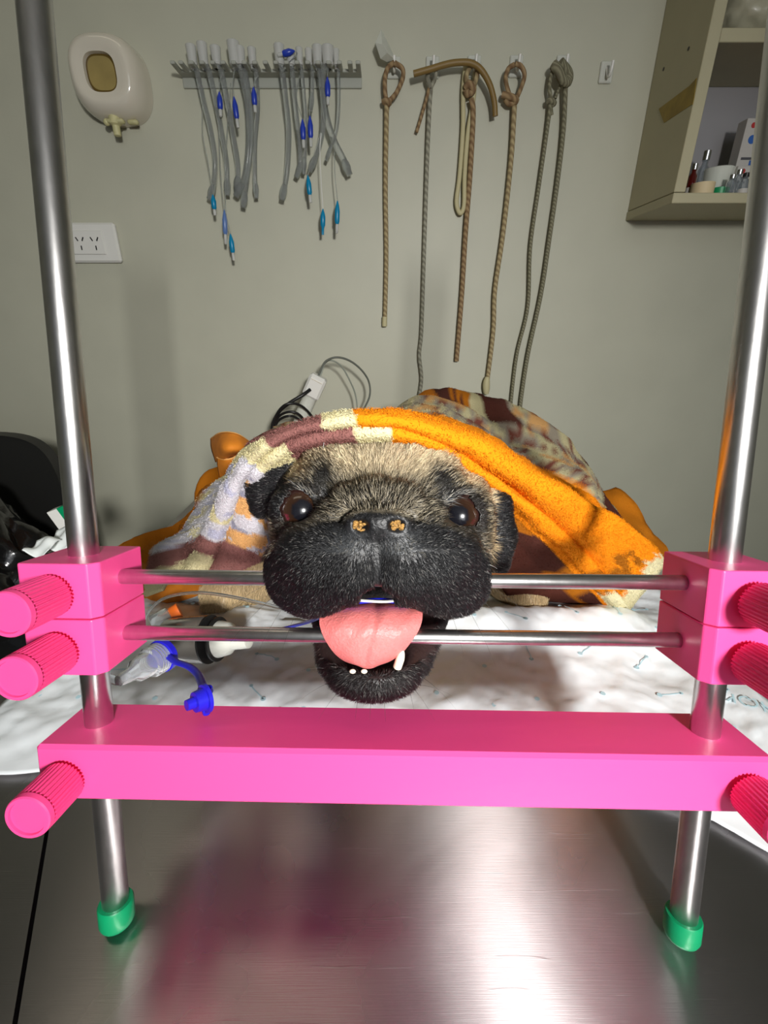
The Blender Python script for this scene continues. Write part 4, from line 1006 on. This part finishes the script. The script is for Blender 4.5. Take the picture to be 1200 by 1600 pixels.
b=MB(); b.add([c3(95,42,.02),c3(70,98,.03),c3(92,165,.026),c3(118,178,.022),c3(152,170,.022),c3(140,135,.012),c3(118,85,.014),c3(100,105,.036),c3(120,140,.036)],
 [(0,1,7),(1,2,7),(2,3,8,7),(3,4,8),(4,5,8),(5,6,8),(6,0,7,8),(0,6,5,1),(1,5,4,2),(2,4,3)],False)
o=b.build('plastic_scrap',M['frost'],org=tuple(c3(118,178,.022))); tag(o,'pointed scrap of frosted plastic film stuck on top of the leftmost wall hook','plastic')
cord('tie_cord','thin grey tie cord with a short brown tail, second from the left hook',[
 ('cord','rg',[(302,290,.016),(297,350,.012),(286,600,.010),(273,1000,.009),(263,1300,.009),(254,1400,.009),(263,1500,.010),(248,1600,.010)],.0034),
 ('loop','rg',[(300,285,.018),(288,240,.022),(302,205,.027),(322,215,.026),(318,250,.022),(302,285,.018)],.0030),
 ('tail','rb',[(298,275,.018),(284,330,.014),(264,400,.012),(242,472,.010)],.0026)])
b=MB(); b.tube(curve([c3(230,228,.030),c3(300,208,.031),c3(360,190,.030),c3(410,181,.030),c3(468,183,.030),c3(512,212,.030),c3(548,275,.026),c3(566,345,.022),c3(570,405,.020)],8),.0042,12)
o=b.build('rubber_tubing',M['band'],org=tuple(c3(468,183,.03))); tag(o,'length of brown rubber tubing arched over the middle wall hooks','tubing')
t=cord('tie_cord','brown tie cord knotted at its hook, hanging under the rubber tubing',[
 ('cord','rb',[(470,330,.016),(478,400,.014),(465,650,.011),(446,900,.010),(431,1150,.010),(409,1425,.010)],.0042),
 ('loop','rt',[(462,300,.016),(450,240,.020),(470,195,.024),(495,200,.024),(490,250,.020),(466,310,.016)],.0036),
 ('knot','rb',[(446,285,.018),(462,270,.022),(478,295,.018),(456,312,.016),(448,292,.020)],.0050)])
b=MB(); b.tube(curve([c3(x,y,.011) for x,y in [(447,190),(437,300),(436,450),(422,650),(409,760),(424,808),(440,775),(443,650),(456,480),(478,340),(488,210)]],8),.0036,10,flat=.7)
o=b.build('latex_band',M['pale'],org=tuple(c3(447,190,.011))); tag(o,'pale latex band looped from the middle hook beside the brown cord','band','')
if 'group' in o: del o['group']
t=cord('tie_cord','tan tie cord with an open loop on its hook and a frayed white tip',[
 ('cord','rt',[(650,350,.014),(648,400,.012),(635,600,.010),(602,900,.010),(569,1130,.010),(562,1300,.010),(536,1520,.010)],.0040),
 ('loop','rb',[(652,188,.026),(624,208,.022),(614,255,.020),(634,328,.018),(652,340,.016),(680,280,.020),(692,230,.024),(676,195,.026),(652,186,.027)],.0032),
 ('knot','rb',[(600,315,.016),(630,322,.020),(658,338,.018),(630,350,.014),(612,330,.016)],.0046)])
b=MB(); b.tube(curve([c3(537,1490,.012),c3(533,1520,.012),c3(533,1562,.012)],4),[.004,.005,.006,.0065,.007,.007,.0068,.006,.0045],8); b.build('frayed_tip',M['pale'],t)
cord('tie_cord','long olive cord hung double from the right occupied hook, reaching behind the blanket',[
 ('cord','rd',[(845,190,.026),(810,215,.020),(796,280,.018),(800,340,.016),(788,450,.012),(752,700,.010),(717,950,.010),(706,1200,.010),(660,1400,.010),(636,1600,.010),(632,1680,.010)],.0029),
 ('cord','rd',[(850,190,.026),(870,225,.020),(863,280,.018),(855,450,.012),(833,650,.010),(798,900,.010),(760,1150,.010),(706,1400,.010),(676,1600,.010),(670,1690,.010)],.0036),
 ('knot','rd',[(786,345,.016),(802,338,.019),(816,350,.016),(800,358,.014)],.0040),
 ('knot','rd',[(812,190,.024),(832,212,.028),(850,250,.026),(872,262,.022),(874,225,.020),(840,180,.026)],.0065),
 ('tail','rd',[(820,330,.016),(835,290,.016),(848,262,.02)],.0022),('tail','rd',[(800,350,.014),(806,400,.012)],.0026)])
# ================================================================== open cabinet
M['mel']=mat('cream_melamine',srgb(176,170,140),0.5,nscale=20,var=.05); M['melin']=mat('cabinet_lining',srgb(150,148,150),0.6)
CX,CY0,CZ0=.411,.767,CZ+.1436; CW_=.38; CH=.62
cb=thing('wall_cabinet','open cream wall cabinet with shelves, high on the right','cabinet',(CX+CW_/2,WY,CZ0))
def pt_box(nm,x0,x1,y0_,y1_,z0_,z1_,m,p): 
    b=MB(); b.box(((x0+x1)/2,(y0_+y1_)/2,(z0_+z1_)/2),(x1-x0,y1_-y0_,z1_-z0_),bev=.0008); return b.build(nm,m,p)
pt_box('side_panel',CX,CX+.016,CY0,WY-.0005,CZ0+.0135,CZ0+CH,M['mel'],cb); pt_box('side_panel',CX+CW_-.016,CX+CW_,CY0,WY-.0005,CZ0+.0135,CZ0+CH,M['mel'],cb)
pt_box('bottom_board',CX-.001,CX+CW_,CY0-.002,WY-.0005,CZ0,CZ0+.0125,M['mel'],cb)
pt_box('back_panel',CX+.016,CX+CW_-.016,WY-.005,WY-.0005,CZ0+.013,CZ0+CH,M['melin'],cb)
pt_box('shelf',CX+.017,CX+CW_-.017,CY0+.002,WY-.006,CZ+.317,CZ+.331,M['mel'],cb)
pt_box('shelf',CX+.017,CX+CW_-.017,CY0+.002,WY-.006,CZ+.56,CZ+.574,M['mel'],cb)
M['tape']=mat('old_yellow_tape',srgb(150,126,40),0.5,nscale=60,var=.3)
q=[(1029,190),(1088,122),(1093,150),(1087,166),(1038,193)]
def side(px_,py_):      # on the cabinet's left side plane x = CX
    a=(800-py_)/FPX; k=(px_-600)/FPX; t=CX/k; return CW(CX,a*t,t)
ptS=[side(1030,170),side(1078,134),side(1089,122),side(1092,148),side(1088,160),side(1080,164),side(1038,192)]
b=MB(); b.add([Vector((CX-.0007,min(max(p.y,CY0),WY),p.z)) for p in ptS]+[Vector((CX-.0001,min(max(p.y,CY0),WY),p.z)) for p in ptS],[tuple(range(7)),tuple(range(7,14))[::-1]]+[(i,7+i,7+(i+1)%7,(i+1)%7) for i in range(7)],False)
b.build('tape_strip',M['tape'],cb)
b=MB()
for (x,y) in((1076,76),(1037,108)): p=side(x,y); b.lathe((CX+.001,p.y,p.z),(CX-1,p.y,p.z),[(0,.0022),(.0016,.0022),(.0018,.0008)],10)
b.build('screw_cover',M['darkmetal'],cb)
SZ=CZ0+.0126
def sx(px_,Y): return W(px_,300,Y).x
M['amber']=mat('amber_glass',(0.10,0.008,0.006),0.1,trans=.3); M['glass']=mat('vial_glass',(0.5,0.55,0.58),0.08,trans=.8,ior=1.2); M['cap']=mat('aluminium_cap',(0.75,0.75,0.75),0.25,1.0)
M['label_w']=mat('white_label',srgb(190,186,180),.6); M['tan']=mat('cream_tape',srgb(206,188,150),.6); M['grn']=mat('green_lid',(0.01,0.28,0.10),.4)
def vial(label,x,y,r,h,m,lab=True,capm='cap'):
    t=thing('vial',label,'vial',(x,y,SZ)); b=MB(); b.lathe((x,y,SZ),(x,y,9),[(0,r*.9),(.001,r),(h*.62,r),(h*.74,r*.5),(h*.84,r*.5)],20); b.build('bottle',M[m],t)
    b=MB(); b.lathe((x,y,SZ+h*.82),(x,y,9),[(0,r*.62),(h*.17,r*.62),(h*.18,r*.5)],16); b.build('cap',M[capm],t)
    if lab: b=MB(); b.lathe((x,y,SZ+h*.05),(x,y,9),[(0,r*1.02),(0,r*1.03),(h*.25,r*1.03),(h*.25,r*1.02)],20); b.build('paper_label',M['label_w'],t)
vial('dark red vial at the left end of the cabinet\'s bottom shelf',sx(1077,.80),.80,.0060,.042,'amber')
vial('tall grey-green bottle at the back left of the bottom shelf',sx(1091,.84),.84,.0085,.068,'glass',False)
t=thing('tape_roll','roll of cream tape lying at the front of the bottom shelf','tape',(sx(1097,.785),.785,SZ)); x=sx(1097,.785)
b=MB(); r0,r1_=.0155,.008; 
b.lathe((x,.787,SZ),(x,.787,9),[(0,r0),(.015,r0),(.015,r1_),(.002,r1_)],28); b.build('roll',M['tan'],t)
t=thing('plastic_cup','clear plastic cup on a green lid beside the tape roll','cup',(sx(1118,.825),.825,SZ)); x=sx(1115,.83)
b=MB(); b.lathe((x,.83,SZ+.002),(x,.83,9),[(0,.0165),(.001,.018),(.040,.021),(.041,.0195),(.003,.0165)],28); b.build('cup_body',M['frost'],t)
x2=sx(1127,.80); b=MB(); b.lathe((x2,.805,SZ+.004),(x2,.805,9),[(0,.0125),(.009,.013),(.0095,.011)],24); b.build('lid',M['grn'],t)
b=MB(); b.lathe((x2,.805,SZ),(x2,.805,9),[(0,.0115),(.0045,.0115)],20); b.build('lid_insert',M['white'],t)
vial('small clear glass vial in front of the tall white box',sx(1139,.788),.788,.0062,.026,'glass',False)
vial('second clear glass vial with a bright metal cap, right of its twin',sx(1148,.792),.792,.0064,.033,'glass',False)
vial('dark capped vial with a white label, nearest the cabinet\'s right post',sx(1159,.787),.787,.0068,.028,'glass',True,'black')
def carton(label,px_,Y,wd,dp_,h,marks):
    x=sx(px_,Y); t=thing('carton',label,'box',(x,Y,SZ)); b=MB(); b.box((x,Y,SZ+h/2),(wd,dp_,h),bev=.0005); b.build('box_body',M['label_w'],t)
    for (nm,m,u,v,wu,hv,shape) in marks:
        b=MB(); yy_=Y-dp_/2-.0004
        if shape=='disc': b.lathe((x+u*wd,yy_+.0004,SZ+v*h),(x+u*wd,yy_-1,SZ+v*h),[(0,wu),(.0004,wu*.98)],18)
        else: b.box((x+u*wd,yy_,SZ+v*h),(wu,.0006,hv))
        b.build(nm,m,t)
M['mred']=mat('red_print',(0.45,0.03,0.03),.5); M['mblu']=mat('blue_print',(0.03,0.12,0.42),.5); M['mgry']=mat('grey_print',(0.08,0.08,0.09),.5)
carton('tall white medicine carton with red and blue marks on the bottom shelf',1170,.845,.034,.020,.105,[('logo','mred',-.18,.92,.0035,0,'disc'),('logo','mblu',-.1,.76,.0055,0,'disc'),('logo','mred',.12,.82,.0038,0,'disc'),
   ('printed_line','mgry',-.10,.54,.018,.003,'b'),('printed_line','mblu',.12,.49,.006,.006,'b'),('printed_line','mgry',-.08,.40,.014,.001,'b')]) if False else None
def mk(s): return M[s]
carton('tall white medicine carton with red and blue marks on the bottom shelf',1150,.845,.034,.020,.105,[('logo',mk('mred'),-.18,.92,.0035,0,'disc'),('logo',mk('mblu'),-.1,.76,.0055,0,'disc'),('logo',mk('mred'),.12,.82,.0038,0,'disc'),
   ('printed_line',mk('mgry'),-.10,.54,.018,.003,'b'),('printed_line',mk('mblu'),.12,.49,.006,.006,'b'),('printed_line',mk('mgry'),-.08,.40,.014,.001,'b')])
carton('small white carton with a red mark in front of the tall carton',1149,.818,.020,.014,.042,[('logo',mk('mred'),-.05,.85,.003,0,'disc'),('printed_line',mk('mgry'),-.02,.62,.010,.004,'b')])
# bundle on the upper shelf
M['bundle']=mat('grey_wrapped_cloth',srgb(178,174,150),.35,nscale=35,bump=.5,var=.25,coat=.3)
b=MB(); bx=sx(1175,.82); 
gridn=40; cz_=CZ+.331
vs=[];fs=[]
for i in range(gridn+1):
    for j in range(gridn*2):
        ph=PI*i/gridn; th=2*PI*j/(gridn*2); d=np.array((math.sin(ph)*math.cos(th),math.sin(ph)*math.sin(th),math.cos(ph)))
        r=1+0.12*float(vnoise(d[None]*.02,260,31)[0])+0.06*float(vnoise(d[None]*.02,800,32)[0])
        vs.append((.475+.062*d[0]*r+.035,.835+.048*d[1]*r,max(cz_+.0005,cz_+.040+.045*d[2]*r)))
for i in range(gridn):
    for j in range(gridn*2): a=i*gridn*2; c=(i+1)*gridn*2; j2=(j+1)%(gridn*2); fs.append((a+j,c+j,c+j2,a+j2))
b.add(vs,fs); o=b.build('cloth_bundle',M['bundle'],org=(.51,.835,cz_)); tag(o,'crumpled grey-white cloth bundle in plastic on the cabinet\'s upper shelf','bundle')
# ================================================================== power adapter and its leads behind the pug
p=W(492,604,.80); q=Vector((p.x-.035,p.y-.0,TZ)); up=(W(503,580,.80)-W(478,636,.80)).normalized()
ad=thing('power_adapter','white plug adapter standing on the table\'s far end behind the blanket','adapter',(p.x-.03,.80,TZ))
rt=up.cross(Vector((0,1,0))).normalized(); fw=Vector((0,1,0))
b=MB(); b.box(p,(.030,.026,.040),(rt,fw,up),.004); b.build('head',M['white'],ad)
e=p-up*.02; 
b=MB(); foot=Vector((p.x-.062,.81,TZ+.0005)); b.tube([foot,foot+Vector((.004,0,.02)),e-up*.03,e],[.014,.0145,.013,.012],14); b.build('stem',M['frost'],ad)
b=MB(); b.box(p+up*.012+Vector((0,-.0135,0)),(.020,.0012,.0012),(rt,fw,up)); b.build('indicator_line',M['gloss'],ad)
def c8(x,y,Y): return W(400+x*.18333,540+y*.18333,Y)
b=MB(); b.tube(curve([c8(530,262,.80),c8(560,190,.80),c8(600,130,.80),c8(690,100,.80),c8(800,130,.81),c8(900,210,.82),c8(962,310,.83),c8(968,430,.83),c8(910,560,.83),c8(880,640,.83)],8),.0017,8)
b.build('power_cord',mat('grey_cord_jacket',srgb(96,100,92),.5),ad)
b=MB(); b.tube(curve([c8(548,262,.805),c8(590,150,.808),c8(650,128,.81),c8(730,180,.82),c8(800,300,.83),c8(850,430,.84),c8(868,600,.84)],8),.0013,8)
b.build('power_cord',mat('pale_cord_jacket',srgb(140,146,136),.5),ad)['label']='thin pale cord'
b=MB(); b.tube(curve([c8(462,375,.785),c8(400,420,.775),c8(300,480,.77),c8(200,560,.77),c8(140,680,.77),c8(150,800,.77)],8),.0030,10)
def coil(pts): b.tube(curve([c8(x,y,Y) for x,y,Y in pts],8),.0022,8)
coil([(150,700,.77),(180,580,.765),(260,500,.76),(380,510,.77),(480,610,.79),(500,700,.80)]); coil([(150,720,.775),(190,610,.77),(280,565,.765),(370,590,.77),(440,680,.79)]); coil([(150,740,.78),(190,640,.775),(280,600,.77),(360,625,.78),(420,700,.79)])
o=b.build('coiled_cable',M['black'],org=tuple(c8(462,375,.785))); tag(o,'black cable coiled below the white adapter behind the blanket','cable')
# ================================================================== black chair and bag at the left
M['chair']=mat('black_chair_shell',(0.018,0.018,0.017),.42); M['bag']=mat('black_bag_film',(0.006,0.006,0.006),.16,nscale=40,bump=1.0,coat=.5)
cp=W(20,760,.66); ct=W(40,677,.66).z
ch=thing('chair','black plastic chair with a rounded back standing left of the table','chair',(cp.x-.06,.62,0))
xr=W(94,740,.66).x; b=MB(); cxx=xr-.19; out=[]
for k in range(64):
    a=2*PI*k/64; c,s=math.cos(a),math.sin(a); out.append((.19*abs(c)**.30*(1 if c>0 else -1), .17*abs(s)**.32*(1 if s>0 else -1)))
rings=[]
for y_,sc_ in((.655,.97),(.652,1),(.672,1),(.675,.97)): rings.append([Vector((cxx+u*sc_,y_+.06*(u*u),ct-.17+v*sc_)) for u,v in out])
loft(b,rings,True,True); b.build('backrest',M['chair'],ch)
b=MB(); b.box((cxx,.46,ct-.36),(.38,.40,.03),bev=.012); b.build('seat',M['chair'],ch)
for sx_ in(-1,1):
    b=MB(); b.box((cxx+sx_*.12,.66,ct-.35),(.03,.02,.12),bev=.006); b.build('back_support',M['chair'],ch)
    for yy_ in(.29,.63): b=MB(); zt=ct-.37; b.lathe((cxx+sx_*.165,yy_,0.0),(cxx+sx_*.15,yy_,zt),[(0,.011),(zt,.013)],12); b.build('leg',M['chair'],ch)
# bag slumped on the seat in front of the backrest
b=MB(); vs=[];fs=[]; n1,n2=48,72; bc=np.array((-.605,.53,ct-.345)); hz=(W(60,735,.56).z-(ct-.345))
for i in range(n1+1):
    for j in range(n2):
        ph=PI/2*i/n1*1.0; th=2*PI*j/n2; d=np.array((math.sin(ph)*math.cos(th),math.sin(ph)*math.sin(th),math.cos(ph)))
        r=1+0.10*float(vnoise(d[None]*.02,300,41)[0])+.07*float(vnoise(d[None]*.02,900,42)[0])
        vs.append((bc[0]+.175*d[0]*r,bc[1]+.105*d[1]*r,bc[2]+.001+max(0,hz*(d[2]**.7)*r)))
for i in range(n1):
    for j in range(n2): a=i*n2; c=(i+1)*n2; j2=(j+1)%n2; fs.append((a+j,c+j,c+j2,a+j2))
b.add(vs,fs); o=b.build('plastic_bag',M['bag'],org=tuple(bc)); tag(o,'shiny black plastic bag slumped on the chair at the left','bag')
cu=W(96,808,.45); ax=(Vector((.93,0,.35)),Vector((0,1,0)),Vector((-.35,0,.93)))
t=thing('medicine_box','small white and green box on the black bag beside the left post','box',tuple(cu))
b=MB(); b.box(cu,(.014,.012,.022),ax,.0006); b.build('box_body',M['white'],t); b=MB(); b.box(cu+ax[0]*.011,(.010,.0125,.0225),ax,.0006); b.build('green_end',M['green'],t)
for (x,y,Y,s,lab) in((100,838,.40,.016,'crumpled white tissue behind the left post, on the black bag'),(66,852,.38,.012,'smaller crumpled white tissue peeking over the upper left clamp')):
    c=W(x,y,Y); b=MB(); vs=[];fs=[]; n=14
    for i in range(n+1):
        for j in range(n): u=i/n-.5; v=j/(n-1)-.5; vs.append((c.x+u*s*2,c.y+v*s*1.6,c.z+.30*s*(math.sin(u*5+v*3)+.4*math.cos(v*6-u*4))+s*.5*(v)))
    for i in range(n):
        for j in range(n-1): fs.append((i*n+j,(i+1)*n+j,(i+1)*n+j+1,i*n+j+1))
    b.add(vs,fs); o=b.build('tissue',mat('tissue_paper',srgb(232,238,236),.7),org=tuple(c)); tag(o,lab,'tissue'); md=o.modifiers.new('thick','SOLIDIFY'); md.thickness=.0008
